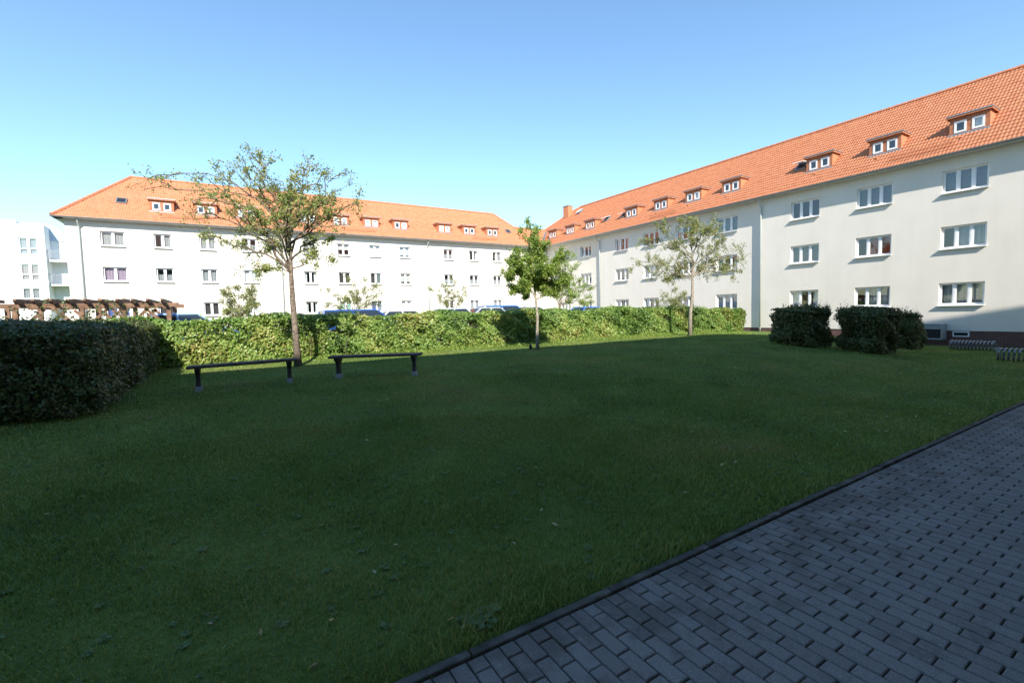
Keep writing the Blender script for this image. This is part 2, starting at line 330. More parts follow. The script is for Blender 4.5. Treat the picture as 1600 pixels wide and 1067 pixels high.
# grass blades
def grass():
    pts = []
    for (d0, d1, dens) in ((1.5, 4.2, 7000), (4.2, 7, 3600), (7, 10.5, 1700), (10.5, 15, 800), (15, 31, 420)):
        n = int((44*18)*dens); n = min(n, 3000000)
        x = RNG.uniform(-12, 30.8, n); y = RNG.uniform(KY+.05, 20, n); d = np.hypot(x, y)
        k = (d >= d0) & (d < d1); x, y, d = x[k], y[k], d[k]
        P = np.stack([x, y, np.zeros_like(x)], 1)-EYE; wz = P@CAMF; u = 800+FPX*(P@CAMX)/np.maximum(wz, .1)
        k = (wz > .3) & (u > -160) & (u < 1760); pts.append(np.stack([x[k], y[k], d[k]], 1))
    P = np.concatenate(pts); n = len(P); x, y, d = P.T
    clump = .5+.5*np.sin(x*2.3+1.7*np.sin(y*1.9))*np.sin(y*2.7+1.3*np.sin(x*1.5)); fine = RNG.uniform(.45, 1.15, n)
    edge = 1+.7*np.exp(-(y-KY)/.25)
    h = (.022+.03*clump)*fine*edge*(1-.25*sm(9, 16, d)); wd = .0017+.00042*d
    a = RNG.uniform(0, 2*np.pi, n); lean = RNG.uniform(.25, 1.15, n)*h; la = RNG.uniform(0, 2*np.pi, n)
    z = gz(x, y)-.004; B = np.stack([x, y, z], 1); S = np.stack([np.cos(a), np.sin(a), np.zeros(n)], 1)*wd[:, None]/1
    D = np.stack([np.cos(la), np.sin(la), np.zeros(n)], 1)*lean[:, None]
    mid = B+D*.35+np.array([0, 0, 1])*(h*.62)[:, None]; tip = B+D+np.array([0, 0, 1])*h[:, None]
    V = np.stack([B-S, B+S, mid+S*.75, mid-S*.75, tip], 1).reshape(-1, 3); o = np.arange(n)*5
    F = np.concatenate([np.stack([o, o+1, o+2], 1), np.stack([o, o+2, o+3], 1), np.stack([o+3, o+2, o+4], 1)])
    print('grass blades', n)
    tag(link('grass', np_mesh('grass', V, F, M['grass'])), 'short shaded green grass of the courtyard lawn', 'grass', kind='stuff')
grass()
def rosette(mb, x, y, size, nl, rnd):
    z = float(gz(x, y))
    for k in range(nl):
        a = 2*math.pi*k/nl+rnd.uniform(-.4, .4); l = size*rnd.uniform(.6, 1.1); w_ = l*rnd.uniform(.2, .32); el = rnd.uniform(.25, .9)
        c, s = math.cos(a), math.sin(a); P = []
        for t, ww in ((0, .15), (.4, .8), (.75, 1), (1, .08)):
            r_ = l*t; zz = z+.005+l*(el*t-.75*el*t*t)
            P += [(x+c*r_-s*w_*ww, y+s*r_+c*w_*ww, zz), (x+c*r_+s*w_*ww, y+s*r_-c*w_*ww, zz)]
        mb.add(P, [(0, 1, 3, 2), (2, 3, 5, 4), (4, 5, 7, 6)])
rw = random.Random(3); mb = MB()
for i in range(1100):
    x, y = rw.uniform(-4, 14), KY+.15+11*rw.random()**1.4
    rosette(mb, x, y, rw.uniform(.02, .048), rw.randint(5, 9), rw)
tag(mb.build('lawn_weeds', M['weed']), 'small broad-leaved weeds dotted through the lawn', 'weeds', kind='stuff')
fl = MB()
for i in range(520):
    x, y = rw.uniform(-6, 22), KY+.1+13*rw.random(); z = float(gz(x, y))+rw.uniform(.012, .035); a = rw.uniform(0, 6.28); l = rw.uniform(.016, .034); c, s_ = math.cos(a), math.sin(a); t = rw.uniform(-.6, .6)*l
    fl.add([(x-c*l, y-s_*l, z-t), (x+s_*l*.6, y-c*l*.6, z+.004), (x+c*l, y+s_*l, z+t), (x-s_*l*.6, y+c*l*.6, z+.004)], [(0, 1, 2), (0, 2, 3)])
M['dryleaf'] = leaf_mat('dry_leaf', [(.22, .12, .04), (.4, .28, .1), (.45, .4, .25)], .15)
tag(fl.build('fallen_leaves', M['dryleaf']), 'scattered small dry leaves lying on the lawn', 'leaves', kind='stuff')
p = ghit(750, 972); mb = MB()
for dx, dy in ((0, 0), (.07, .03), (-.06, .05), (.02, -.05)): rosette(mb, p[0]+dx, p[1]+dy, .08, 10, rw)
tag(mb.build('weed_clump', M['weed']), 'dark clump of broad weed leaves in the grass close to the path kerb', 'weed')

# ================================================================ BUILDINGS
def wall_with_holes(mb, x0, x1, z0, z1, y, holes, depth=.16):
    """facade sheet at local y with window openings (hx0,hx1,hz0,hz1) and their reveals"""
    xs_ = sorted(set([x0, x1]+[v for h in holes for v in h[:2]])); zs_ = sorted(set([z0, z1]+[v for h in holes for v in h[2:4]]))
    for i in range(len(xs_)-1):
        for j in range(len(zs_)-1):
            cx, cz = (xs_[i]+xs_[i+1])/2, (zs_[j]+zs_[j+1])/2
            if any(h[0] < cx < h[1] and h[2] < cz < h[3] for h in holes): continue
            mb.quad((xs_[i], y, zs_[j]), (xs_[i+1], y, zs_[j]), (xs_[i+1], y, zs_[j+1]), (xs_[i], y, zs_[j+1]))
    for a, b, c, d in holes:
        Y = y+depth
        mb.quad((a, y, c), (a, Y, c), (a, Y, d), (a, y, d)); mb.quad((b, y, c), (b, y, d), (b, Y, d), (b, Y, c))
        mb.quad((a, y, d), (a, Y, d), (b, Y, d), (b, y, d)); mb.quad((a, y, c), (b, y, c), (b, Y, c), (a, Y, c))
WC = {}
def window_meshes(w_, h, npane):
    key = (round(w_, 3), round(h, 3), npane)
    if key in WC: return WC[key]
    fr = MB(); e = .055; mid = .1
    fr.box(0, w_, 0, .07, 0, e); fr.box(0, w_, 0, .07, h-e, h); fr.box(0, e, 0, .07, e, h-e); fr.box(w_-e, w_, 0, .07, e, h-e)
    pw = (w_-2*e-(npane-1)*mid)/npane; panes = []; x = e
    for k in range(npane):
        s = .035  # sash
        x0, x1 = x, x+pw
        fr.box(x0, x1, .012, .06, e, e+s); fr.box(x0, x1, .012, .06, h-e-s, h-e); fr.box(x0, x0+s, .012, .06, e+s, h-e-s); fr.box(x1-s, x1, .012, .06, e+s, h-e-s)
        pm = MB(); pm.quad((x0+s-.004, .03, e+s-.004), (x1-s+.004, .03, e+s-.004), (x1-s+.004, .03, h-e-s+.004), (x0+s-.004, .03, h-e-s+.004)); panes.append(pm.mesh('pane', M['glass']))
        x = x1
        if k < npane-1: fr.box(x, x+mid, .002, .066, e, h-e); x += mid
    si = MB(); si.add([(-.03, -.27, -.06), (w_+.03, -.27, -.06), (w_+.03, -.27, -.035), (-.03, -.27, -.035), (-.03, 0, -.035), (w_+.03, 0, -.035), (w_+.03, 0, 0), (-.03, 0, 0)],
                      [(0, 1, 2, 3), (3, 2, 6, 7), (0, 4, 5, 1), (0, 3, 7, 4), (1, 5, 6, 2)])
    WC[key] = (fr.mesh('window', M['pvc']), panes, si.mesh('sill', M['sillm'])); return WC[key]
def curtain_mesh(x0, x1, z0, z1, m, seed):
    rr = random.Random(seed); n = max(6, int((x1-x0)/.035)); v = []; ph = rr.uniform(0, 6)
    for i in range(n+1):
        x = x0+(x1-x0)*i/n; y = .16+.018*math.sin(i*1.25+ph)+.008*math.sin(i*.5)
        v += [(x, y, z0), (x, y*.95, z1)]
    me = bpy.data.meshes.new('curtain'); me.from_pydata(v, [], [(2*i, 2*i+2, 2*i+3, 2*i+1) for i in range(n)]); me.materials.append(m); return me
def add_window(parent, x, y, z, w_, h, npane, curt, seed, sillproj=True):
    fr, panes, si = window_meshes(w_, h, npane)
    o = link('window', fr, parent, (x, y, z))
    for p_ in panes: link('pane', p_, o)
    if sillproj: link('sill', si, o)
    rr = random.Random(seed)
    e = .06
    def c(x0, x1, z0, z1, k): link('curtain', curtain_mesh(x0, x1, z0, z1, M[k], seed+int(x0*100)), o)
    if curt in ('net', 'sheer', 'white', 'red', 'mauve', 'blue', 'dark'): c(e, w_-e, e, h-e, curt)
    elif curt == 'sides': c(e, w_*.24, e, h-e, 'white'); c(w_*.76, w_-e, e, h-e, 'white')
    elif curt == 'half': c(e, w_-e, e, h*.55, 'net')
    elif curt == 'top': c(e, w_-e, h*.5, h-e, 'white')
    elif curt == 'redopen': c(w_*.36, w_-e, e, h-e, 'red')
    elif curt == 'netright': c(w_*.36, w_-e, e, h-e, 'net')
    elif curt == 'blind': c(e, w_-e, h*.25, h-e, 'blind')
    elif curt == 'mint': c(e, w_-e, e, h-e, 'mint')
    return o
def tiles(parent, O, slope, vlen, lo, hi, step=.335, per=.15):
    """interlocking wavy roof tiles, real relief, course by course; u along eaves, v up the slope"""
    k = math.sqrt(1+slope*slope); Vd = np.array([0, 1, slope])/k; Nd = np.array([0, -slope, 1])/k; Ud = np.array([1., 0, 0]); O = np.array(O, float)
    Vs = []; Fs = []; base = 0; nc = int(math.ceil(vlen/step)); lv, lu = zip(*lo); hv, hu = zip(*hi)
    prof = np.array([0, .5, 1, .5])*.034
    for c in range(nc):
        v0 = c*step; v1 = min(v0+step+.03, vlen+.02); vm_ = min(v0+step*.5, vlen)
        u0 = float(np.interp(vm_, lv, lu)); u1 = float(np.interp(vm_, hv, hu))
        i0 = int(math.floor(u0/per*4)); i1 = int(math.ceil(u1/per*4)); idx = np.arange(i0, i1+1); u = np.clip(idx*per/4, u0, u1); hh = prof[idx % 4]
        jit = RNG.uniform(-.003, .003, len(u)//8+2)[np.arange(len(u))//8]
        rows = []
        for v_, lift in ((v0, .004), (v0, .032), (v1, .002)):
            rows.append(O+u[:, None]*Ud+v_*Vd+((hh if lift > .01 or v_ == v1 else hh*.3)+lift+jit)[:, None]*Nd)
        n = len(u); Vs.append(np.concatenate(rows)); i = np.arange(n-1)+base
        Fs.append(np.concatenate([np.stack([i, i+1, i+n+1, i+n], 1), np.stack([i+n, i+n+1, i+2*n+1, i+2*n], 1)])); base += 3*n
    return tag(link('roof_tiles', np_mesh('roof_tiles', np.concatenate(Vs), np.concatenate(Fs), M['tile']), parent), kind='stuff')
def dormer(parent, cx, zb, yf, slope, w_=1.48, h=.92, seed=0, look='glass'):
    mb = MB(); x0, x1 = cx-w_/2, cx+w_/2; zt = zb+h; yb = yf+h/slope
    holes = []
    ww, wh = .46, .56
    for k in (-1, 1):
        c = cx+k*.33; holes.append((c-ww/2, c+ww/2, zb+.1, zb+.1+wh))
    wall_with_holes(mb, x0, x1, zb-.02, zt, yf, holes, .06)
    o = mb.build('dormer', M['clad'], parent)
    for x in (x0, x1):
        ck = MB(); ck.quad((x, yf+.001, zb-.02), (x, yb, zt), (x, yf+.001, zt)); ck.build('cheek', M['cheek'], o)
    rf = MB(); rf.box(x0-.12, x1+.12, yf-.16, yb+.1, zt, zt+.05); rf.build('dormer_roof', M['zinc'], o)
    fa = MB(); fa.box(x0-.1, x1+.1, yf-.14, yf-.1, zt-.09, zt-.002); fa.box(x0-.1, x0-.06, yf-.099, yb-.12, zt-.09, zt-.002); fa.box(x1+.06, x1+.1, yf-.099, yb-.12, zt-.09, zt-.002); fa.build('fascia', M['clad'], o)
    ap = MB(); ap.box(x0-.03, x1+.03, yf-.1, yf-.004, zb-.05, zb+.03); ap.build('apron', M['zinc'], o)
    for a, b, c, d in holes:
        fr = MB(); e = .085; y0 = yf-.02
        fr.box(a, b, y0, y0+.06, c, c+e); fr.box(a, b, y0, y0+.06, d-e, d); fr.box(a, a+e, y0, y0+.06, c+e, d-e); fr.box(b-e, b, y0, y0+.06, c+e, d-e)
        fr.build('dormer_window', M['pvc'], o)
        pm = MB(); pm.quad((a+e-.004, y0+.03, c+e-.004), (b-e+.004, y0+.03, c+e-.004), (b-e+.004, y0+.03, d-e+.004), (a+e-.004, y0+.03, d-e+.004)); pm.build('pane', M['glass'], o)
        if random.Random(seed*7+int(a*10)).random() < look:
            link('curtain', curtain_mesh(a+e, b-e, c+e, d-e, M['white'], seed), o).location = (0, yf-.08, 0)
    bk = MB(); bk.box(x0+.05, x1-.05, yf+.45, yf+.47, zb-.02, zt-.02); bk.build('dormer_back', M['room'], o)
    return o
def roof_frame(O, slope):
    k = math.sqrt(1+slope*slope)
    def P(u, v, n=0): return (O[0]+u, O[1]+v/k-n*slope/k, O[2]+v*slope/k+n/k)
    return P
def skylight(parent, P, u, v, w_=.62, l=.8, open_=0.0):
    fr = MB(); e = .07
    def bx(u0, u1, v0, v1, n0, n1, m):
        pts = [P(a, b, c) for c in (n0, n1) for a, b in ((u0, v0), (u1, v0), (u1, v1), (u0, v1))]
        m.add(pts, [(0, 3, 2, 1), (4, 5, 6, 7), (0, 1, 5, 4), (1, 2, 6, 5), (2, 3, 7, 6), (3, 0, 4, 7)])
    bx(u, u+w_, v, v+e, .02, .14, fr); bx(u, u+w_, v+l-e, v+l, .02, .14, fr); bx(u, u+e, v+e, v+l-e, .02, .14, fr); bx(u+w_-e, u+w_, v+e, v+l-e, .02, .14, fr)
    o = fr.build('roof_window', M['zinc'], parent)
    if open_:
        s = MB()
        a, b = P(u+.02, v+l-.05, .16), P(u+w_-.02, v+l-.05, .16); c, d = P(u+w_-.02, v+.05, .16+open_), P(u+.02, v+.05, .16+open_)
        s.add([a, b, c, d]+[tuple(np.array(q)+np.array((0, .02, .035))) for q in (a, b, c, d)], [(0, 3, 2, 1), (4, 5, 6, 7), (0, 1, 5, 4), (1, 2, 6, 5), (2, 3, 7, 6), (3, 0, 4, 7)])
        s.build('sash', M['pvc'], o)
    g = MB(); bx(u+e, u+w_-e, v+e, v+l-e, .09, .1, g); g.build('pane', M['darkglass'], o)
def gutter_run(parent, x0, x1, y, z):
    mb = MB(); n = 6; r = .075; pr = [(y-r*math.cos(math.pi*k/n), z-r*math.sin(math.pi*k/n)) for k in range(n+1)]
    pr2 = [(y-(r-.008)*math.cos(math.pi*k/n), z-(r-.008)*math.sin(math.pi*k/n)) for k in range(n+1)]
    for a in (pr, pr2):
        for k in range(n): mb.quad((x0, a[k][0], a[k][1]), (x1, a[k][0], a[k][1]), (x1, a[k+1][0], a[k+1][1]), (x0, a[k+1][0], a[k+1][1]))
    mb.quad((x0, pr[0][0], z), (x1, pr[0][0], z), (x1, pr2[0][0], z), (x0, pr2[0][0], z)); mb.tube([(x0, y-r, z), (x1, y-r, z)], .011, 6)
    mb.build('gutter', M['zinc'], parent, smooth=False)
def downpipe(parent, x, yw, ze, zg, sx=0):
    mb = MB(); mb.tube([(x, -.43, ze-.07), (x, -.43, ze-.2), (x, -.25, ze-.42), (x, yw-.09, ze-.6), (x, yw-.09, ze-.8), (x, yw-.09, zg)], .05, 10)
    for z in np.arange(zg+.6, ze-1, 2.2): mb.tube([(x, yw-.09, z), (x, yw-.09, z+.04)], .06, 10)
    mb.build('downpipe', M['pipe'], parent, smooth=True)
def snow_guard(parent, P, u0, u1, v=.62):
    mb = MB(); n = int((u1-u0)/.07)
    for nn in (.07, .2, .32): mb.bar(P(u0, v, nn), P(u1, v, nn), .014, .014)
    for k in range(n+1): u = u0+(u1-u0)*k/n; mb.bar(P(u, v, .06), P(u, v, .33), .009, .009)
    mb.build('snow_guard', M['cheek'], parent)
def ridge_caps(parent, pts, r=.13):
    mb = MB()
    for a, b in zip(pts[:-1], pts[1:]):
        a = Vector(a); b = Vector(b); n = max(1, int((b-a).length/.4)); d = (b-a)/n
        for k in range(n): mb.tube([a+d*k, a+d*(k+1.06)], [r, r*.86], 8)
    tag(mb.build('ridge_caps', M['tile'], parent), kind='stuff')

# ---- right block (runs away from the camera)
ZE = 8.97
rb = tag(empty('apartment_building', (31, 0, 0), R(-90)), 'white three-storey apartment block with three-pane windows, brick plinth and orange tiled roof', 'building')
RW, RH = 1.68, 1.1
rcols = [4.15, 7.88, 11.6, 15.22, 20.62, 24.25, 27.68, 31.1, 36.28, 39.7]      # centre along the block (world y)
rtops = [8.28, 5.52, 2.7]
secs = [(-18.15, 14.0, 0.0), (-34.15, -18.15, .15), (-43.0, -34.15, .3)]
wallmb = MB(); plmb = MB()
looks = {1: ['sheer', 'netright', 'net'], 2: ['sheer', 'redopen', 'netright'], 3: ['none', 'sheer', 'sides'], 4: ['sheer', 'sides', 'net'], 5: ['sides', 'half', 'mauve'], 6: ['dark', 'white', 'sides'], 7: ['sides', 'dark', 'sides'], 8: ['sides', 'net', 'white'], 9: ['net', 'sides', 'white'], 0: ['net', 'sides', 'net']}
for (a, b, y) in secs:
    holes = [(-c-RW/2, -c+RW/2, t-RH, t) for c in rcols if a < -c < b for t in rtops]
    wall_with_holes(wallmb, a, b, .3, ZE-.08, y, holes)
    plmb.quad((a, y+.035, -1.2), (b, y+.035, -1.2), (b, y+.035, .3), (a, y+.035, .3)); wallmb.quad((a, y, .3), (a, y+.035, .3), (b, y+.035, .3), (b, y, .3))
for xb, y0, y1 in ((-18.15, 0, .15), (-34.15, .15, .3)):
    wallmb.quad((xb, y0, .3), (xb, y1, .3), (xb, y1, ZE-.08), (xb, y0, ZE-.08)); plmb.quad((xb, y0+.035, -1.2), (xb, y1+.035, -1.2), (xb, y1+.035, .3), (xb, y0+.035, .3))
wallmb.quad((14, 0, -1), (14, 10, -1), (14, 10, ZE), (14, 5, 13.84), (14, 0, ZE)); wallmb.quad((-54, 10, -1), (14, 10, -1), (14, 10, ZE), (-54, 10, ZE)); wallmb.quad((-54, .3, -1), (-54, 10, -1), (-54, 10, ZE), (-54, .3, ZE))
wallmb.build('wall', M['wall'], rb); plmb.build('plinth', M['plinth'], rb)
for i, c in enumerate(rcols):
    yy = [s_[2] for s_ in secs if s_[0] < -c < s_[1]][0]
    for j, t in enumerate(rtops): add_window(rb, -c-RW/2, yy+.13, t-RH, RW, RH, 3, looks[i][j], i*10+j)
inn = MB()
for z in (.6, 3.3, 6.2): inn.box(-42.9, 13.9, .45, 9.9, z, z+.15)
inn.box(-42.9, 13.9, 4.2, 4.3, .8, 8.6)
for x in np.arange(-41.5, 13, 3.6): inn.box(x-.05, x+.05, .5, 4.15, .8, 8.6)
inn.build('interior', M['room'], rb)
SR = .885; VR = 5.5*math.sqrt(1+SR*SR); OR_ = (0, -.5, ZE); PR = roof_frame(OR_, SR)
tiles(rb, OR_, SR, VR, [(0, -42.6), (3.94, -46.1), (6.9, -43.2), (VR, -42.4)], [(0, 14.2), (VR, 14.2)])
bkr = MB(); bkr.quad((14.2, 5, 13.84), (-42.4, 5, 13.84), (-50, 10.5, ZE), (14.2, 10.5, ZE)); bkr.quad(PR(-42.6, 0), PR(-46.1, 3.94), PR(-42.4, VR), (-50, 10.5, ZE), (-54, 5, ZE))
bkr.quad(PR(-42.6, 0, -.03), PR(14.2, 0, -.03), PR(14.2, VR, -.03), PR(-42.4, VR, -.03), PR(-46.1, 3.94, -.03)); bkr.build('roof_deck', M['tile'], rb)
ridge_caps(rb, [PR(14.2, VR, .03), PR(-42.4, VR, .03), PR(-43.2, 6.9, .03), PR(-46.1, 3.94, .03)])
sf = MB(); sf.quad((-42.5, -.5, ZE-.09), (14.1, -.5, ZE-.09), (14.1, .4, ZE-.09), (-42.5, .4, ZE-.09)); sf.quad((-42.5, -.5, ZE-.09), (-42.5, -.5, ZE+.0), (14.1, -.5, ZE+.0), (14.1, -.5, ZE-.09)); sf.build('soffit', M['soffit'], rb)
gutter_run(rb, -42.5, 14.2, -.58, ZE-.01)
downpipe(rb, -17.95, 0, ZE, -.35); downpipe(rb, -33.95, .15, ZE, -.3)
for i, c in enumerate([4.3, 8.0, 11.45, 14.82, 20.7, 23.92, 27.12, 30.48, 35.83, 39.0, 42.1]):
    zb = 10.12 if c < 34 else 9.9
    dormer(rb, -c, zb, -.5+(zb-ZE)/SR, SR, seed=i, look=.25)
skylight(rb, PR, -16.45, 2.25, .62, .75, .42); skylight(rb, PR, -34.5, 2.1, .6, .75, .3); skylight(rb, PR, -32.1, 1.95, .6, .7, .35); skylight(rb, PR, -41.7, 5.6, .6, .8, .1)
snow_guard(rb, PR, -10.9, -8.3); snow_guard(rb, PR, -27.5, -24.8)
for u in (-8.3, -11.8, -15.0, -21.0, -24.2, -27.4):
    mb = MB(); mb.add([PR(u, 1.2, .05), PR(u+.2, 1.2, .05), PR(u+.2, 1.36, .05), PR(u, 1.36, .05), PR(u+.1, 1.2, .13), PR(u+.1, 1.36, .05)], [(0, 1, 4), (0, 4, 5, 3), (1, 2, 5, 4)]); mb.build('vent_tile', M['tile'], rb)
ch = MB(); ch.box(-44.0, -43.1, 3.6, 4.3, 11.8, 14.0); o = ch.build('chimney', M['cheek'], rb); cc = MB(); cc.box(-44.05, -43.05, 3.55, 4.35, 14.0, 14.07); cc.build('chimney_cap', M['concrete'], o)
# cellar window with white frame, and the barred cage beside it
fr = MB(); x0, x1, z0, z1 = -8.14, -7.52, .01, .27
for q in ((x0, x1, z0, z0+.05), (x0, x1, z1-.05, z1), (x0, x0+.05, z0+.05, z1-.05), (x1-.05, x1, z0+.05, z1-.05)): fr.box(q[0], q[1], .0, .034, q[2], q[3])
o = fr.build('cellar_window', M['pvc'], rb); pm = MB(); pm.box(x0+.05, x1-.05, .015, .03, z0+.05, z1-.05); pm.build('pane', M['darkglass'], o)
cg = tag(empty('window_cage', (31, 8.35, 0), R(-90)), 'grey metal cage with dark vertical bars on the brick plinth behind the clipped bushes', 'window cage')
mb = MB(); mb.box(-.03, .0, -.75, -.02, -.12, .66); mb.build('side_panel', M['greymetal'], cg)
mb = MB(); mb.box(-2.4, -.031, -.75, -.72, .4, .6); mb.build('top_panel', M['galv'], cg)
mb = MB(); mb.box(-2.4, -.031, -.76, -.7, .62, .66); mb.box(-2.4, -.031, -.76, -.7, -.12, -.06); mb.box(-2.43, -2.4, -.75, -.02, -.12, .66); mb.build('frame', M['greymetal'], cg)
for k in range(16):
    mb = MB(); mb.box(-2.3+k*.15, -2.27+k*.15, -.74, -.725, -.06, .4); mb.build('bar', M['blackbar'], cg)
mb = MB(); mb.box(-2.39, -.04, -.1, -.06, -.1, .6); mb.build('cage_back', M['blackbar'], cg)

# ---- left block (across the far side)
lb = tag(empty('apartment_building', (0, 43, 0), 0), 'white hip-roofed apartment block with two-pane windows behind the car park', 'building')
LW, LH = 1.06, 1.02
lcols = [-6.62, -3.77, -.98, 1.82, 6.3, 9.1, 11.88, 14.7, 19.19, 22.02, 24.8]
ltops = [8.2, 5.7, 3.13]
llook = [['net', 'mauve', 'blue'], ['netright', 'half', 'dark'], ['net', 'net', 'dark'], ['half', 'white', 'white'], ['net', 'sides', 'sides'], ['top', 'dark', 'mint'], ['white', 'dark', 'blue'], ['blind', 'blind', 'white'], ['half', 'half', 'dark'], ['sides', 'half', 'net'], ['netright', 'half', 'net']]
wm = MB(); holes = []
for i, c in enumerate(lcols):
    for j, t in enumerate(ltops):
        w_ = LW+(.3 if i == 0 else 0); holes.append((c-w_/2, c+w_/2, t-LH, t))
holes.append((28.0, 28.42, 2.05, 2.45))
wall_with_holes(wm, -9.1, 31.3, -.5, ZE-.08, 0, holes)
wm.quad((-9.1, 0, -.5), (-9.1, 10, -.5), (-9.1, 10, ZE), (-9.1, 0, ZE)); wm.quad((-9.1, 10, -.5), (31, 10, -.5), (31, 10, ZE), (-9.1, 10, ZE))
wm.build('wall', M['wall'], lb)
for i, c in enumerate(lcols):
    for j, t in enumerate(ltops):
        w_ = LW+(.3 if i == 0 else 0); add_window(lb, c-w_/2, .13, t-LH, w_, LH, 2, llook[i][j], 200+i*10+j)
add_window(lb, 28.0, .13, 2.05, .42, .4, 1, 'none', 999)
inn = MB()
for z in (1.2, 3.8, 6.4): inn.box(-9, 30.9, .45, 9.9, z, z+.15)
inn.box(-9, 30.9, 3.9, 4.0, 1.4, 8.7)
for x in np.arange(-8, 30, 2.8): inn.box(x-.05, x+.05, .5, 3.85, 1.4, 8.7)
inn.build('interior', M['room'], lb)
SL = .786; VL = 5.5*math.sqrt(1+SL*SL); OL = (0, -.5, ZE); PL = roof_frame(OL, SL)
tiles(lb, OL, SL, VL, [(0, -9.6), (VL, -5.95)], [(0, 30.3), (3.95, 33.3), (3.96, 28.65), (VL, 27.3)])
bk = MB(); bk.quad((-5.95, 5, 13.29), (27.3, 5, 13.29), (31, 10.5, ZE), (-9.6, 10.5, ZE)); bk.quad(PL(-9.6, 0), PL(-5.95, VL), (-9.6, 10.5, ZE)); bk.quad(PL(27.3, VL), PL(28.65, 3.96), PL(33.3, 3.95), (34, 7.6, 10), (31, 10.5, ZE))
bk.quad(PL(-9.5, 0, -.03), PL(30.3, 0, -.03), PL(33.3, 3.95, -.03), PL(28.65, 3.96, -.03), PL(27.3, VL, -.03), PL(-5.95, VL, -.03)); bk.build('roof_deck', M['tile'], lb)
ridge_caps(lb, [PL(-9.6, .05, .03), PL(-5.95, VL, .03), PL(27.3, VL, .03), PL(28.65, 3.96, .03), PL(33.3, 3.95, .03)])
fl_ = MB(); fl_.quad(PL(30.1, .02, .09), PL(30.35, .02, .09), PL(33.0, 3.5, .09), PL(32.75, 3.5, .09)); fl_.build('valley_flashing', M['galv'], lb)
sf = MB(); sf.quad((-9.6, -.5, ZE-.09), (30.4, -.5, ZE-.09), (30.4, .1, ZE-.09), (-9.6, .1, ZE-.09)); sf.quad((-9.6, -.5, ZE-.09), (-9.6, -.5, ZE), (30.4, -.5, ZE), (30.4, -.5, ZE-.09)); sf.quad((-9.6, -.5, ZE-.09), (-9.6, 10.5, ZE-.09), (-9.1, 10.5, ZE-.09), (-9.1, -.5, ZE-.09)); sf.build('soffit', M['soffit'], lb)
gutter_run(lb, -9.65, 30.4, -.58, ZE-.01)
for x in (-8.35, 4.1, 16.95): downpipe(lb, x, 0, ZE, .5)
for i, c in enumerate([-3.74, -.97, 1.77, 6.4, 9.1, 11.86, 14.65, 19.2, 21.96, 24.73]):
    zb = 9.95; dormer(lb, c, zb, -.5+(zb-ZE)/SL, SL, seed=40+i, look=.5)
skylight(lb, PL, -6.5, 2.35, .62, .75); skylight(lb, PL, 27.0, 2.5, .55, .7)
for a, b in ((-3.8, -1.1), (9.1, 11.9), (21.9, 24.8)): snow_guard(lb, PL, a, b)

# ---- modern white block beyond the left one
fb = tag(empty('modern_building', (-20, 73.6, 0), 0), 'plain white modern block with curved blue roof and railed balconies beside the hip-roofed block', 'building')
def far(px, py, Y=73.6):
    q = at_y(px, py, Y); return q[0]+20, q[2]
mb = MB(); xr, _ = far(72, 400); holes = []
rows = [(far(28, 371), far(60, 398)), (far(31, 412), far(63, 438)), (far(34, 450), far(65, 476))]
for (a, b) in rows: holes.append((a[0], b[0], b[1], a[1]))
zt = far(69, 352)[1]
wall_with_holes(mb, -14, xr, -1, zt, 0, holes, .3); mb.quad((xr, 0, -1), (xr, 10, -1), (xr, 10, zt), (xr, 0, zt)); mb.quad((-14, 0, zt), (xr, 0, zt), (xr, 10, zt), (-14, 10, zt)); mb.quad((-14, 10, -1), (xr, 10, -1), (xr, 10, zt), (-14, 10, zt)); mb.build('wall', M['modern'], fb)
mb = MB(); a = far(22, 345); mb.box(-14, a[0], .4, 9, zt, a[1]+.1); mb.box(far(27, 345)[0], far(58, 345)[0], .6, 9, zt, a[1]-.05); mb.build('penthouse', M['modern'], fb)
mb = MB(); n = 10; q0 = far(56, 344); q1 = far(96, 362)
pr = [(q0[0]+(q1[0]-q0[0])*k/n, q0[1]-(q0[1]-q1[1])*(k/n)**1.8) for k in range(n+1)]
for (a, b) in zip(pr[:-1], pr[1:]): mb.add([(a[0], 1.9, a[1]), (b[0], 1.9, b[1]), (b[0], 9, b[1]), (a[0], 9, a[1]), (a[0], 1.9, zt-1.5), (b[0], 1.9, zt-1.5)], [(0, 1, 2, 3), (4, 5, 1, 0)])
mb.build('curved_roof', M['bluegrey'], fb)
mb = MB(); mb.box(xr+.003, xr+4, 2.0, 9.5, -1, far(98, 364)[1]); mb.build('balcony_wing', M['modern'], fb)
for (a, b, c) in ((391, 406, 0), (428, 444, 1)):
    z1 = far(90, a)[1]; z0 = far(90, b)[1]
    mb = MB(); mb.box(xr+.01, xr+3.6, .4, 1.99, z0-.18, z0); o = mb.build('balcony', M['modern'], fb)
    rl = MB(); rl.box(xr+.01, xr+3.6, .42, .47, z1-.05, z1)
    for k in range(22): rl.box(xr+.05+k*.16, xr+.08+k*.16, .43, .46, z0, z1-.05)
    rl.build('railing', M['galv'], o)
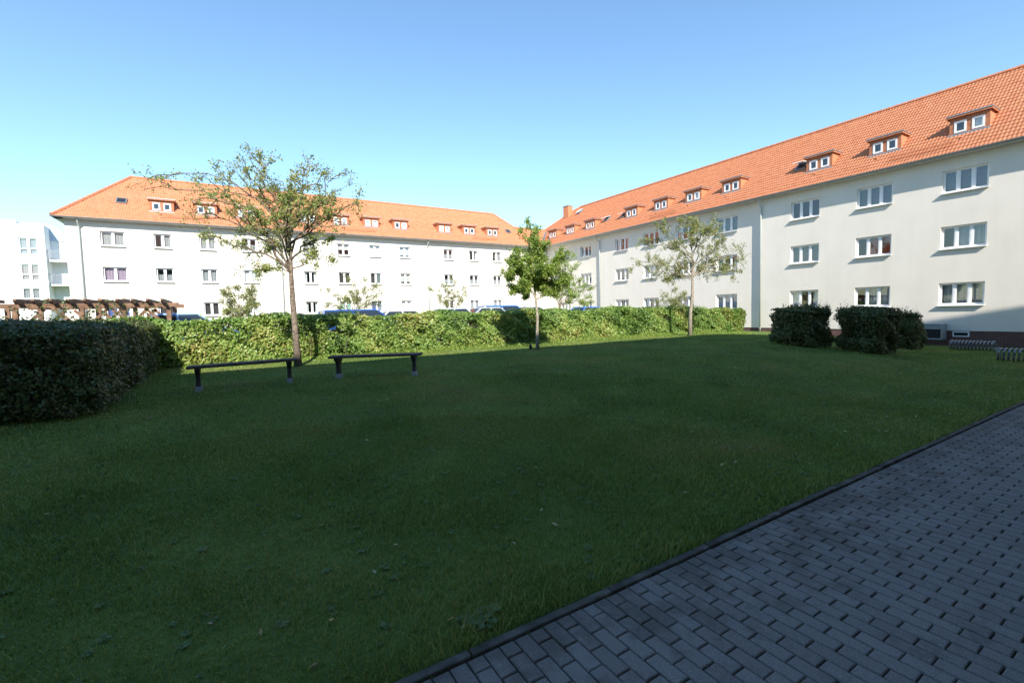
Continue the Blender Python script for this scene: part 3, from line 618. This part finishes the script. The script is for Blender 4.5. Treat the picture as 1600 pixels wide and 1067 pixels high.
for (a, b, c, d) in holes:
    f_ = MB(); e = .1; zc = c+(d-c)*.36; xc = (a+b)/2
    for q in ((a, b, c, c+e), (a, b, d-e, d), (a, a+e, c+e, d-e), (b-e, b, c+e, d-e), (xc-.12, xc+.12, c+e, d-e)): f_.box(q[0], q[1], .1, .2, q[2], q[3])
    f_.box(a+e, xc-.12, .1, .2, zc-.07, zc+.07); f_.box(xc+.12, b-e, .1, .2, zc-.07, zc+.07)
    o = f_.build('window', M['pvc'], fb); g = MB(); g.quad((a+e, .14, c+e), (b-e, .14, c+e), (b-e, .14, d-e), (a+e, .14, d-e)); g.build('pane', M['glass'], o)
    link('curtain', curtain_mesh(a+e, b-e, c+e, d-e, M['net'], 5), o).location = (0, .1, 0)
    g = MB(); g.box(a, b, .8, .82, c, d); g.build('room_back', M['room'], o)

# ---- the block behind the camera (its eaves throw the shadow over the lawn)
nb = tag(empty('apartment_building', (0, -.8, 0), 0), 'tall rendered block standing behind the paved path, its eaves shading the lawn', 'building')
mb = MB(); xe0, xe1, zn = 24.55, 26.3, 11.8
mb.quad((-60, 0, -1), (xe0-.5, 0, -1), (xe0-.5, 0, zn), (-60, 0, zn)); mb.quad((xe0-.5, 0, -1), (xe1-.5, -12, -1), (xe1-.5, -12, zn), (xe0-.5, 0, zn)); mb.quad((-60, -12, -1), (xe1-.5, -12, -1), (xe1-.5, -12, zn), (-60, -12, zn)); mb.quad((-60, 0, -1), (-60, -12, -1), (-60, -12, zn), (-60, 0, zn)); mb.build('wall', M['wallnear'], nb)
ZN = 12.2
mb = MB(); mb.quad((-60, .35, ZN), (xe0+.2, .35, ZN), (20, -6, ZN+3.2), (-60, -6, ZN+3.2)); mb.quad((xe0+.2, .35, ZN), (xe1+.2, -12.4, ZN), (20, -6, ZN+3.2)); mb.quad((xe1+.2, -12.4, ZN), (-60, -12.4, ZN), (-60, -6, ZN+3.2), (20, -6, ZN+3.2)); mb.quad((-60, .35, ZN-.02), (-60, -12.4, ZN-.02), (xe1+.2, -12.4, ZN-.02), (xe0+.2, .35, ZN-.02))
mb.quad((-60, 0, zn), (xe0-.5, 0, zn), (xe0-.5, 0, ZN-.03), (-60, 0, ZN-.03)); mb.quad((xe0-.5, 0, zn), (xe1-.5, -12, zn), (xe1-.5, -12, ZN-.03), (xe0-.5, 0, ZN-.03)); mb.build('roof', M['tile'], nb)
mb = MB(); mb.box(4.6, 7.2, .004, 1.2, -.1, .35); mb.build('added_shade_step', M['concrete'], nb)  # unseen step, added with the porch to shade the paving
mb = MB(); mb.box(4.4, 4.55, .004, 1.25, -.1, 2.6); mb.box(7.25, 7.4, .004, 1.25, -.1, 2.6); mb.box(4.3, 7.5, .004, 1.35, 2.6, 2.75); mb.build('added_shade_porch', M['wallnear'], nb)  # out-of-frame porch, added only to darken the right edge of the path

# ================================================================ VEGETATION
def leaf_quads(C, size, rng, up=.4, out=None):
    n = len(C); a = rng.normal(size=(n, 3)); a /= np.linalg.norm(a, axis=1)[:, None]
    nn = rng.normal(size=(n, 3)); nn[:, 2] += up*2
    if out is not None: nn += out*1.3
    nn /= np.linalg.norm(nn, axis=1)[:, None]
    t = np.cross(a, nn); t /= np.linalg.norm(t, axis=1)[:, None]; b = np.cross(nn, t)
    s = size*rng.uniform(.65, 1.25, n)[:, None]; l = t*s*.5; w_ = b*s*.3; dr = nn*s*.08
    V = np.stack([C-l, C+w_-dr, C+l, C-w_-dr], 1).reshape(-1, 3); o = np.arange(n)*4
    return V, np.concatenate([np.stack([o, o+1, o+2], 1), np.stack([o, o+2, o+3], 1)])
def noise3(P, f, seed):
    return (np.sin(P[:, 0]*f+seed+1.7*np.sin(P[:, 1]*f*.7+seed*2))*np.sin(P[:, 1]*f*1.1+seed*3+1.3*np.sin(P[:, 2]*f))+np.sin(P[:, 2]*f*1.3+P[:, 0]*f*.6+seed))/2
def hedge(name, label, x0, x1, y0, y1, h, n, m, seed, size=.07, rnd=.25, group=None, tops=1.0, top_var=.06, lumpy=0.0):
    """clipped hedge: leaves through a rounded box that follows the ground, stems inside"""
    rng = np.random.default_rng(seed); lx, ly = x1-x0, y1-y0
    r = min(rnd, lx/2, ly/2)
    P = rng.uniform(size=(n*5, 3))*np.array([lx+.2, ly+.2, h+.2])+np.array([x0-.1, y0-.1, 0])
    cx, cy = (x0+x1)/2, (y0+y1)/2
    lump = (.1+lumpy)*noise3(P, 2.1, seed)+(.08+lumpy*.5)*noise3(P, 5.3, seed+4)+.05*noise3(P, 11., seed+5)
    qx = np.abs(P[:, 0]-cx)-(lx/2-r); qy = np.abs(P[:, 1]-cy)-(ly/2-r); qz = P[:, 2]-(h-r*.7)-top_var*noise3(P, 1.3, seed+9)
    out = np.sqrt(np.maximum(qx, 0)**2+np.maximum(qy, 0)**2+np.maximum(qz, 0)**2)+np.minimum(np.maximum(np.maximum(qx, qy), qz), 0)-r
    d = -(out-lump)
    keep = (d > 0) & (rng.uniform(size=len(d)) < .22+.78*np.exp(-d/.13))
    bot = P[:, 2] > .04+.07*rng.uniform(size=len(d)); gap = noise3(P, 3.7, seed+2)+.5*noise3(P, 8.1, seed+6) < .75
    P = P[keep & bot & gap][:n]
    k = int(len(P)*.02*tops); top = P[rng.integers(0, len(P), k*6)]; top = top[top[:, 2] > h-.25][:k]; sp = []
    for q in top:
        l = .03+rng.exponential(.075)*(.25+max(0, math.sin(q[0]*1.9+seed)+math.sin(q[0]*4.3+q[1]*2+seed))*.9); dx, dy = rng.uniform(-.09, .09, 2)
        for t in np.linspace(.2, 1, 5): sp.append((q[0]+dx*t, q[1]+dy*t, h-.08+l*t))
    if sp: P = np.concatenate([P, np.array(sp)])
    O = np.stack([(P[:, 0]-cx)/(lx/2), (P[:, 1]-cy)/(ly/2), (P[:, 2]-h*.5)/(h*.6)], 1); O = np.sign(O)*np.abs(O)**6
    P[:, 2] += gz(P[:, 0], P[:, 1]); V, F = leaf_quads(P, size, rng, .25, O)
    bz = float(gz(cx, cy)); root = empty(name, (cx, cy, bz)); tag(root, label, 'hedge' if 'hedge' in name else 'bush', group)
    V -= np.array([cx, cy, bz]); link('foliage', np_mesh('foliage', V, F, m), root)['kind'] = 'stuff'
    mb = MB(); ns = int(lx*ly*9)+6
    for i in range(ns):
        x, y = rng.uniform(x0+.12, x1-.12), rng.uniform(y0+.12, y1-.12); z = float(gz(x, y)); hh = h*rng.uniform(.7, .95); a, b = rng.normal(0, .12, 2)
        mb.tube([(x-cx, y-cy, z-bz-.05), (x-cx+a*.4, y-cy+b*.4, z-bz+hh*.4), (x-cx+a, y-cy+b, z-bz+hh)], [.016, .011, .004], 4, False)
        for _ in range(5):
            t = rng.uniform(.15, .8); c, e, g = rng.normal(0, .22, 3); mb.tube([(x-cx+a*t, y-cy+b*t, z-bz+hh*t), (x-cx+a*t+c, y-cy+b*t+e, z-bz+hh*t+abs(g)+.08)], [.006, .003], 3, False)
    tag(mb.build('stems', M['twig'], root), kind='stuff'); return root
hedge('hedge', 'long sunlit clipped hedge in front of the parked cars', -2.9, 27.4, 16.75, 17.85, 1.38, 172000, M['hedge'], 1, .095, .2, tops=1.2)
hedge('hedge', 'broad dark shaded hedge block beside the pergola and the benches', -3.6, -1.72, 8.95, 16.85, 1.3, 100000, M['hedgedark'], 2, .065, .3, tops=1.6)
rng = np.random.default_rng(77); n = 15000; gx = rng.uniform(-1.2, 27, n); gy = 16.75-np.abs(rng.normal(0, .3, n)); hh = (.05+.16*np.exp(-(16.75-gy)/.3))*rng.uniform(.2, 1, n)*(.6+.4*np.sin(gx*2.1)*np.sin(gx*.7+1))
C = np.stack([gx, gy, gz(gx, gy)+hh], 1); V, F = leaf_quads(C, .07, rng, .8)
tag(link('ground_cover', np_mesh('ground_cover', V, F, M['leafb'])), 'low bright green leafy plants along the sunlit hedge foot', 'ground cover', kind='stuff')
gB = 'clipped bushes in front of the barred cage'
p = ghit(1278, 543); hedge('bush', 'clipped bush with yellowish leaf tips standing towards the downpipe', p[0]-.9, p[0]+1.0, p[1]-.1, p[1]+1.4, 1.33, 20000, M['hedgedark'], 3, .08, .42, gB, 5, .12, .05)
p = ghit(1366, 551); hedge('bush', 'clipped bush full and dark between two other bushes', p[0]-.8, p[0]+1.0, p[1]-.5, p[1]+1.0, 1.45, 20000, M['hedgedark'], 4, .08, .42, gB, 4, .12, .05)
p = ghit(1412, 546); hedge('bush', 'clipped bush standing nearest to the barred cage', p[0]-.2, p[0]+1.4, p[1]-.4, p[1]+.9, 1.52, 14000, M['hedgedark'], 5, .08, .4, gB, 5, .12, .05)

def bez(a, b, c, n):
    t = np.linspace(0, 1, n)[:, None]; return (1-t)**2*a+2*t*(1-t)*b+t*t*c
def tree(label, base, s, trunk, limbs, m, bark, nleaf, leaf, seed, rad=.085, spread=.55, sub=7, extra=0, droop=.1, group=None, low=.97):
    """trunk / limbs: (right, up, deep) metres from the base as seen across the yard; twigs and leaves grow on the limbs"""
    rng = np.random.default_rng(seed); base = np.array(base, float)
    Rv = np.array([_rt[0], _rt[1], 0]); Fv = np.array([math.sin(YAW), math.cos(YAW), 0])
    W = lambda q: Rv*q[0]+Fv*q[2]+np.array([0, 0, q[1]])
    tm = MB(); fork = W(trunk[-1]); tp = [W(q) for q in trunk]; k = len(tp)
    rr = [rad*(1.35 if i == 0 else 1-(.35 if low > .9 else .8)*(i/(k-1))**1.6) for i in range(k)]; tp[0] = tp[0]-np.array([0, 0, .1]); tm.tube(tp, rr, 10)
    cm = MB(); tw = []
    for q in limbs:
        e = W(q[:3]); st = q[3] if len(q) > 3 else min(1.0, low+(1-low)*rng.uniform(0, 1)*np.clip((q[1]-trunk[-1][1]*low)/max(.1, trunk[-1][1]*(1-low)+1), .15, 1))
        a = fork*st+(W(trunk[0])*(1-st)); v = e-a; ln = np.linalg.norm(v)
        mid = a+v*.5+np.array([0, 0, ln*(.12+droop)])+rng.normal(0, .07*ln, 3); n = 9; pts = bez(a, mid, e, n); pts[1:-1] += rng.normal(0, .022*ln, (n-2, 3))
        r0 = rad*.36*min(1, ln/2.5+.25); cm.tube(pts, np.linspace(r0, .008, n), 6, False); tw.append(pts[4:])
        for _ in range(sub):
            i = rng.integers(2, n-1); b0 = pts[i]; dirv = pts[min(i+1, n-1)]-pts[i-1]; dirv /= np.linalg.norm(dirv)
            d = dirv*.55+rng.normal(0, spread, 3)+np.array([0, 0, .15]); d /= np.linalg.norm(d); l2 = ln*rng.uniform(.18, .42)*(1.15-.6*i/n)
            q2 = bez(b0, b0+d*l2*.5+np.array([0, 0, .05*l2]), b0+d*l2+np.array([0, 0, -droop*l2*.8]), 5); q2[1:] += rng.normal(0, .03*l2, (4, 3)); cm.tube(q2, np.linspace(r0*.34+.004, .004, 5), 4, False); tw.append(q2)
            for _ in range(4):
                j = rng.integers(1, 5); d3 = d*.4+rng.normal(0, .6, 3); d3 /= np.linalg.norm(d3); l3 = l2*rng.uniform(.25, .55)
                q3 = bez(q2[j], q2[j]+d3*l3*.5, q2[j]+d3*l3+np.array([0, 0, -.06*l3]), 4); cm.tube(q3, np.linspace(.006, .0025, 4), 3, False); tw.append(q3); tw.append(q3)
    T = np.concatenate(tw); idx = rng.integers(0, len(T), nleaf//3)
    T0 = T[idx]; C = np.repeat(T0, 3, 0)+rng.normal(0, .055*(leaf/.07), (len(T0)*3, 3))
    V, F = leaf_quads(C, leaf, rng, .35)
    root = tag(empty('tree', tuple(base)), label, 'tree', group)
    tm.build('trunk', bark, root, smooth=True); c_ = cm.build('crown', bark, root, smooth=True); tag(link('foliage', np_mesh('foliage', V, F, m), c_), kind='stuff'); return root
def px_tree(label, bpx, bpy_, trunkpx, limbpx, *a, base=None, ppm=None, **k):
    b = ghit(bpx, bpy_) if base is None else np.array(base)
    if ppm is None: ppm = FPX/float((b-EYE)@CAMF)
    cv = lambda q: ((q[0]-bpx)/ppm, (bpy_-q[1])/ppm, q[2])+tuple(q[3:])
    return tree(label, b, ppm, [cv(q) for q in trunkpx], [cv(q) for q in limbpx], *a, **k)
px_tree('tall sparse tree behind the bench, long branches reaching out to one side', 466, 572, [(466, 572, 0), (464, 520, .02), (463, 470, 0), (462, 428, .03), (464, 390, 0), (460, 352, .02)],
        [(272, 272, .3), (262, 302, -.4), (300, 335, .6), (340, 372, -.3), (408, 250, .4), (425, 262, -.5), (398, 272, 0), (455, 268, .9), (500, 276, -.3), (535, 278, .5), (545, 290, -.7), (578, 322, .2), (560, 352, -.6), (528, 402, .2, .66), (418, 425, -.2, .66), (355, 335, 1.2), (500, 330, -1.2), (430, 310, 1.4), (385, 300, -1.3), (470, 300, .2), (520, 310, .8), (440, 350, -.9), (510, 370, .9), (400, 375, .8)],
        M['leafa'], M['bark'], 16500, .066, 21, rad=.09, sub=8, droop=.08, spread=.42, low=.64)
px_tree('small round-crowned young tree with dense green leaves and pointed top', 840, 546, [(840, 546, 0), (840, 520, 0), (841, 495, .02), (839, 471, 0), (838, 440, .02), (836, 410, 0)],
        [(832, 352, 0), (836, 375, .3), (800, 392, .2), (792, 428, -.3), (803, 452, .3), (812, 405, -.6), (855, 385, -.2), (868, 405, .5), (878, 425, -.5), (872, 450, .2), (822, 420, .8), (850, 420, -.8), (838, 400, .3), (860, 440, .7), (818, 445, -.6), (845, 440, 0), (894, 432, .3), (888, 408, -.2), (890, 448, .4), (798, 410, .1)],
        M['leafb'], M['barkpale'], 42000, .07, 22, rad=.062, sub=8, spread=.5, droop=.0, low=.54)
px_tree('airy tree with pale leaves at the end of the long hedge', 1078, 524, [(1078, 524, 0), (1079, 490, .02), (1082, 460, 0), (1082, 438, 0), (1084, 415, .03), (1081, 392, 0)],
        [(992, 402, .3), (1003, 425, -.4), (1028, 350, .4), (1058, 342, -.5), (1092, 338, .2), (1128, 350, .6), (1168, 402, -.2), (1160, 418, .5), (1145, 428, -.5), (1015, 378, .9), (1120, 380, -.9), (1060, 375, 1.1), (1095, 365, -1.1), (1040, 405, -.8), (1130, 400, .9), (1030, 432, .5), (1085, 355, .2)],
        M['leafc'], M['barkpale'], 14500, .075, 23, rad=.085, sub=8, droop=.04, low=.65)
def bg(px, Y): return (lambda q: (q[0], q[1], float(gz(q[0], q[1]))))(at_y(px, 492, Y))
px_tree('little bushy tree between pergola and big sparse tree, behind the hedge', 373, 505, [(373, 505, 0), (373, 485, 0), (374, 474, 0)], [(350, 435, .2), (358, 425, -.3), (372, 416, 0), (392, 420, .3), (398, 440, -.3), (385, 450, .5), (360, 455, -.5), (396, 428, 0)], M['leafc'], M['bark'], 4200, .09, 24, base=bg(373, 27), rad=.06, sub=6)
px_tree('thin-leaved tree behind the hedge above the dark blue van', 554, 505, [(554, 505, 0), (554, 485, 0), (553, 468, 0)], [(512, 450, .3), (520, 428, -.3), (540, 416, .2), (560, 415, 0), (582, 425, .4), (604, 440, -.4), (590, 455, .3), (535, 445, .6), (570, 440, -.6)], M['leafc'], M['bark'], 2900, .09, 25, base=bg(554, 27), rad=.06, sub=6)
px_tree('nearly bare small tree in front of the two-pane block, behind the hedge', 706, 505, [(706, 505, 0), (708, 485, 0), (711, 470, 0)], [(672, 440, .3), (690, 432, -.3), (713, 424, 0), (728, 438, .3), (684, 455, -.4), (724, 455, .4), (700, 440, .4)], M['leafc'], M['bark'], 2000, .09, 26, base=bg(706, 28), rad=.06, sub=6)
px_tree('leafy tree rising behind the round-crowned young tree', 872, 505, [(872, 505, 0), (873, 485, 0), (874, 468, 0)], [(868, 400, .2), (885, 388, -.3), (900, 400, .3), (908, 425, -.2), (932, 440, .3), (900, 450, -.4), (865, 430, .4), (885, 420, 0), (925, 460, 0)], M['leafb'], M['bark'], 7000, .09, 27, base=bg(872, 24), rad=.06, sub=7)
px_tree('low pale tree behind the hedge beside the airy tree', 1062, 500, [(1062, 500, 0), (1064, 480, 0), (1066, 468, 0)], [(1028, 455, .2), (1038, 440, -.2), (1055, 436, .2), (1072, 440, 0), (1030, 462, .4), (1050, 450, -.4)], M['leafc'], M['barkpale'], 2600, .08, 28, base=bg(1062, 20), rad=.05, sub=6)

# ================================================================ THINGS
def bench(pl, pr, label, h=.46):
    """pl, pr: ground points of the two legs"""
    pl, pr = Vector(pl), Vector(pr); d = pr-pl; ang = math.atan2(d.y, d.x); sp = math.hypot(d.x, d.y); root = tag(empty('bench', (pl+pr)/2, ang), label, 'bench', 'benches on the lawn'); tl = d.z/sp
    for k, y in enumerate((-.135, 0, .135)):
        mb = MB(); mb.add([(x, y+yy, h+zz+x*tl) for x in (-sp/2-.17, sp/2+.17) for yy, zz in ((-.06, 0), (.06, 0), (.06, .05), (-.06, .05))], [(0, 1, 2, 3), (7, 6, 5, 4), (0, 4, 5, 1), (1, 5, 6, 2), (2, 6, 7, 3), (3, 7, 4, 0)]); mb.build('plank', M['benchwood'], root, bevel=.006)
    for s in (-1, 1):
        mb = MB(); x = s*sp/2; z0 = x*tl; rings = []
        for z, w_, dp in ((h-.001, .045, .19), (h-.06, .045, .16), (h-.12, .038, .08), (.2, .036, .07), (.1, .04, .09)): rings.append([(x-w_, -dp, z0+z), (x+w_, -dp, z0+z), (x+w_, dp, z0+z), (x-w_, dp, z0+z)])
        v = [q for r_ in rings for q in r_]; f = [(0, 1, 2, 3)]
        for k in range(4):
            for j in range(4): f.append((k*4+j, k*4+4+j, k*4+4+(j+1) % 4, k*4+(j+1) % 4))
        mb.add(v, f); o = mb.build('leg', M['benchleg'], root, bevel=.008)
        ft = MB(); ft.add([(x-.042, -.092, z0+.1), (x+.042, -.092, z0+.1), (x+.042, .092, z0+.1), (x-.042, .092, z0+.1), (x-.07, -.13, z0-.06), (x+.07, -.13, z0-.06), (x+.07, .13, z0-.06), (x-.07, .13, z0-.06)], [(0, 1, 2, 3), (7, 6, 5, 4), (0, 4, 5, 1), (1, 5, 6, 2), (2, 6, 7, 3), (3, 7, 4, 0)]); ft.build('foot', M['concrete'], o)
bench(ghit(311, 611), ghit(453, 597), 'dark backless plank bench beside the tall sparse tree trunk')
bench(ghit(530, 590), ghit(648, 586), 'dark backless plank bench on open lawn, away from the tall tree trunk')

def bike_rack(loc, rz, n, label):
    root = tag(empty('bike_rack', loc, rz), label, 'bike rack', 'spiral bike racks'); mb = MB(); r = .19; pit = .118; pts = []
    for i in range(n*16+1):
        a = 2*math.pi*i/16-math.pi/2; pts.append((r*math.cos(a), pit*i/16, .2+r*math.sin(a)))
    mb.tube(pts, .03, 7); mb.build('coil', M['galv'], root, smooth=True)
    for y in (0, n*pit):
        lg = MB(); k = 10; arc = [(.23*math.cos(math.pi*j/k), y, .2+.22*math.sin(math.pi*j/k)) for j in range(k+1)]; lg.tube([(.23, y, -.1)]+arc+[(-.23, y, -.1)], .014, 6); lg.build('hoop', M['galv'], root, smooth=True)
p = ghit(1486, 546); bike_rack((p[0], p[1]-1.42, float(gz(p[0], p[1]-.8))+.03), 0, 12, 'grey spiral metal bike rack on the grass close to the brick plinth')
p = ghit(1560, 563); bike_rack((p[0], p[1]-1.42, float(gz(p[0], p[1]-.8))+.03), 0, 12, 'grey spiral metal bike rack further from the plinth, towards the path')

p = ghit(829, 545); mb = MB(); mb.tube([(0, 0, -.05), (0, 0, .14), (.005, 0, .17)], [.06, .055, .035], 9); o = mb.build('stump', M['blackbar'], loc=p, smooth=True); tag(o, 'short black post stub beside the round-crowned young tree', 'stub')

# pergola
def pergola():
    A = at_y(24, 490, 23.0); B = at_y(264, 490, 23.0); xa, xb = A[0], B[0]; g0 = float(gz((xa+xb)/2, 24)); zt = at_y(150, 474, 23.0)[2]
    root = tag(empty('pergola', ((xa+xb)/2, 24, g0)), 'brown timber pergola with braces and rails behind the dark hedge', 'pergola'); W_ = (xb-xa)/2; H_ = zt-g0; yb = 1.6
    for x in (-W_, -W_/3+.3, W_/2-.3, W_):
        for y in (-1, yb):
            mb = MB(); mb.box(x-.075, x+.075, y-.075, y+.075, -.3, H_-.16); mb.build('post', M['wood'], root)
            for s in (-1, 1):
                if abs(x+s*.8) > W_+.1: continue
                mb = MB(); mb.bar((x+s*.05, y, H_-.95), (x+s*.75, y, H_-.2), .07, .1); mb.build('brace', M['wood'], root)
    for y in (-1, yb):
        mb = MB(); mb.box(-W_-.35, W_+.35, y-.06, y+.06, H_-.16, H_); mb.build('beam', M['wood'], root)
        mb = MB(); mb.box(-W_+.08, W_-.08, y-.04, y+.04, .95, 1.13); mb.build('rail', M['wood'], root)
    for k in range(10):
        x = -W_+.15+k*(2*W_-.3)/9; mb = MB(); v = []
        for xx in (x-.04, x+.04): v += [(xx, -1.55, H_+.08), (xx, -1.35, H_-.03), (xx, yb+.35, H_-.03), (xx, yb+.55, H_+.08), (xx, yb+.55, H_+.15), (xx, -1.55, H_+.15)]
        mb.add(v, [(5, 4, 3, 2, 1, 0), (6, 7, 8, 9, 10, 11)]+[(j, (j+1) % 6, 6+(j+1) % 6, 6+j) for j in range(6)]); mb.build('rafter', M['wood'], root)
    # second arm running back at the left end
    xs0 = -W_-3.6
    for x in (xs0, -W_-1.6):
        mb = MB(); mb.box(x-.075, x+.075, 3.9, 4.05, -.3, H_+.05); mb.build('post', M['wood'], root)
    mb = MB(); mb.box(xs0-.3, -W_*.2, 3.92, 4.04, H_+.05, H_+.15); mb.build('beam', M['wood'], root)
    for k in range(8):
        x = xs0+k*.85; mb = MB(); mb.box(x-.04, x+.04, 3.2, 4.7, H_+.2, H_+.34); mb.build('rafter', M['wood'], root)
pergola()
# leafy climber over the dark hedge by the pergola
rng = np.random.default_rng(31); sp = []; vine = MB()
for k in range(34):
    q = np.array([rng.uniform(-4.9, -1.7), rng.uniform(16.6, 18.5), 1.6]); d = np.array([rng.normal(0, .35), rng.normal(0, .2), rng.uniform(.2, .85)])
    e = q+d; pts = bez(q, q+d*.6+np.array([0, 0, .15]), e, 8); vine.tube(pts, np.linspace(.008, .003, 8), 4, False)
    for pt in pts[1:]: sp += [pt+rng.normal(0, .04, 3) for _ in range(2)]
    vine.tube([(q[0], q[1], float(gz(q[0], q[1]))-.05), q], [.012, .008], 4, False)
cl = tag(empty('climber_shrub', (0, 0, 0)), 'loose leafy shoots rising behind the dark hedge in front of the pergola', 'shrub')
V, F = leaf_quads(np.array(sp), .1, rng, .2); tag(link('foliage', np_mesh('foliage', V, F, M['hedgedark']), cl), kind='stuff'); vine.build('stems', M['twig'], cl)

# cars: lofted body, glazed cabin, wheels, lamps
def car(px, Y, rz, Lc, Hc, paint_, label, van=False, Wc=1.76):
    q = at_y(px, 490, Y); z = float(gz(q[0], Y))+.035; root = tag(empty('parked_car', (q[0], Y, z), rz), label, 'car', 'cars parked behind the hedge'); h = Lc/2
    if van: st = [(-h, .45, .95, .8), (-h+.08, .3, 1.0, .86), (-h+.9, .25, 1.02, .88), (h-1.25, .25, 1.0, .88), (h-.35, .25, .92, .86), (h-.05, .32, .75, .8), (h, .42, .65, .7)]
    else: st = [(-h, .45, .85, .74), (-h+.1, .32, .92, .82), (-h+.9, .24, .95, .87), (0, .22, .94, .88), (h-1.2, .23, .92, .87), (h-.4, .25, .8, .84), (h-.06, .34, .66, .76), (h, .42, .58, .66)]
    mb = MB(); v = []; f = []
    for (x, z0, z1, w_) in st: v += [(x, -w_*.9, z0), (x, -w_, z0+.15), (x, -w_, (z0+z1)/2+.08), (x, -w_*.93, z1), (x, w_*.93, z1), (x, w_, (z0+z1)/2+.08), (x, w_, z0+.15), (x, w_*.9, z0)]
    n = len(st)
    for i in range(n-1):
        for j in range(8): a, b = i*8+j, i*8+(j+1) % 8; f.append((a, b, b+8, a+8))
    f += [tuple(range(8))[::-1], tuple((n-1)*8+j for j in range(8))]; mb.add(v, f); body = mb.build('body', paint_, root, smooth=False, bevel=.04)
    zb = .9; zt = Hc
    if van: xr0, xr1, b0, b1 = -h+.1, h-1.55, -h+.02, h-.75
    else: xr0, xr1, b0, b1 = -h+.75, h-2.0, -h+.2, h-1.15
    cb = MB(); wr, wb = .62, .8
    cb.add([(b0, -wb, zb), (b1, -wb, zb), (b1, wb, zb), (b0, wb, zb), (xr0, -wr, zt-.07), (xr1, -wr, zt-.07), (xr1, wr, zt-.07), (xr0, wr, zt-.07)], [(0, 1, 5, 4), (1, 2, 6, 5), (2, 3, 7, 6), (3, 0, 4, 7)]); cb.build('cabin_glass', M['darkglass'], root)
    rf = MB(); rv = []
    for zz, g in ((zt-.075, 1.0), (zt-.03, .985), (zt, .86)): rv += [(xr0*1.0+(1-g)*.5, -wr*g, zz), (xr1-(1-g)*.5, -wr*g, zz), (xr1-(1-g)*.5, wr*g, zz), (xr0+(1-g)*.5, wr*g, zz)]
    rf.add(rv, [(8, 9, 10, 11)]+[(k*4+j, k*4+(j+1) % 4, k*4+4+(j+1) % 4, k*4+4+j) for k in (0, 1) for j in range(4)]); rf.build('roof', paint_, root, bevel=.02)
    pm = MB()
    for s in (-1, 1):
        for (xa, xb_) in ((b0, xr0), (b1, xr1), ((b0+b1)/2, (xr0+xr1)/2)): pm.bar((xa, s*wb*1.005, zb), (xb_, s*wr*1.01, zt-.07), .07, .07)
    pm.build('pillar', paint_, root)
    for s in (-1, 1):
        mb = MB(); mb.box(h-.22, h-.1, s*.6-.15, s*.6+.15, .58, .7); mb.build('headlight', M['lampw'], root)
        mb = MB(); mb.box(-h+.0, -h+.12, s*.66-.1, s*.66+.1, .68, .88); mb.build('tail_light', M['lampred'], root)
        mb = MB(); mb.box(b1-.35, b1-.2, s*.93-.09, s*.93+.09, .93, 1.06); mb.build('mirror', paint_, root, bevel=.02)
        for x in (-h+.8, h-.85):
            mb = MB(); mb.tube([(x, s*.72, .31), (x, s*.9, .31)], .31, 20); t_ = mb.build('wheel', M['tyre'], root); rm = MB(); rm.tube([(x, s*.9, .31), (x, s*.908, .31)], .2, 16); rm.build('rim', M['rim'], t_)
car(303, 24.5, R(4), 4.3, 1.56, M['cpale'], 'pale blue car roof showing over the hedge beside the pergola')
car(566, 26.0, R(2), 4.4, 1.56, M['cblue'], 'dark blue van below the thin-leaved tree behind the hedge', True)
car(640, 27.5, R(-3), 4.4, 1.44, M['cwhite'], 'white car low behind the hedge between dark blue van and bare tree')
car(690, 27.0, R(178), 4.4, 1.52, M['csilver'], 'silver car behind the hedge next to the bare tree')
car(747, 26.5, R(183), 4.3, 1.55, M['csilver'], 'silver estate car touching the bright blue car behind the hedge')
car(790, 29.5, R(2), 4.4, 1.62, M['cblue2'], 'bright blue car seen over the hedge, touching the silver estate car', True)
car(835, 31.0, R(0), 4.2, 1.48, M['cgrey'], 'grey car behind the hedge and the young tree trunk')
car(925, 27.0, R(5), 4.3, 1.55, M['cblue2'], 'bright blue car roof behind the hedge and the leafy tree, near the three-pane-window block')
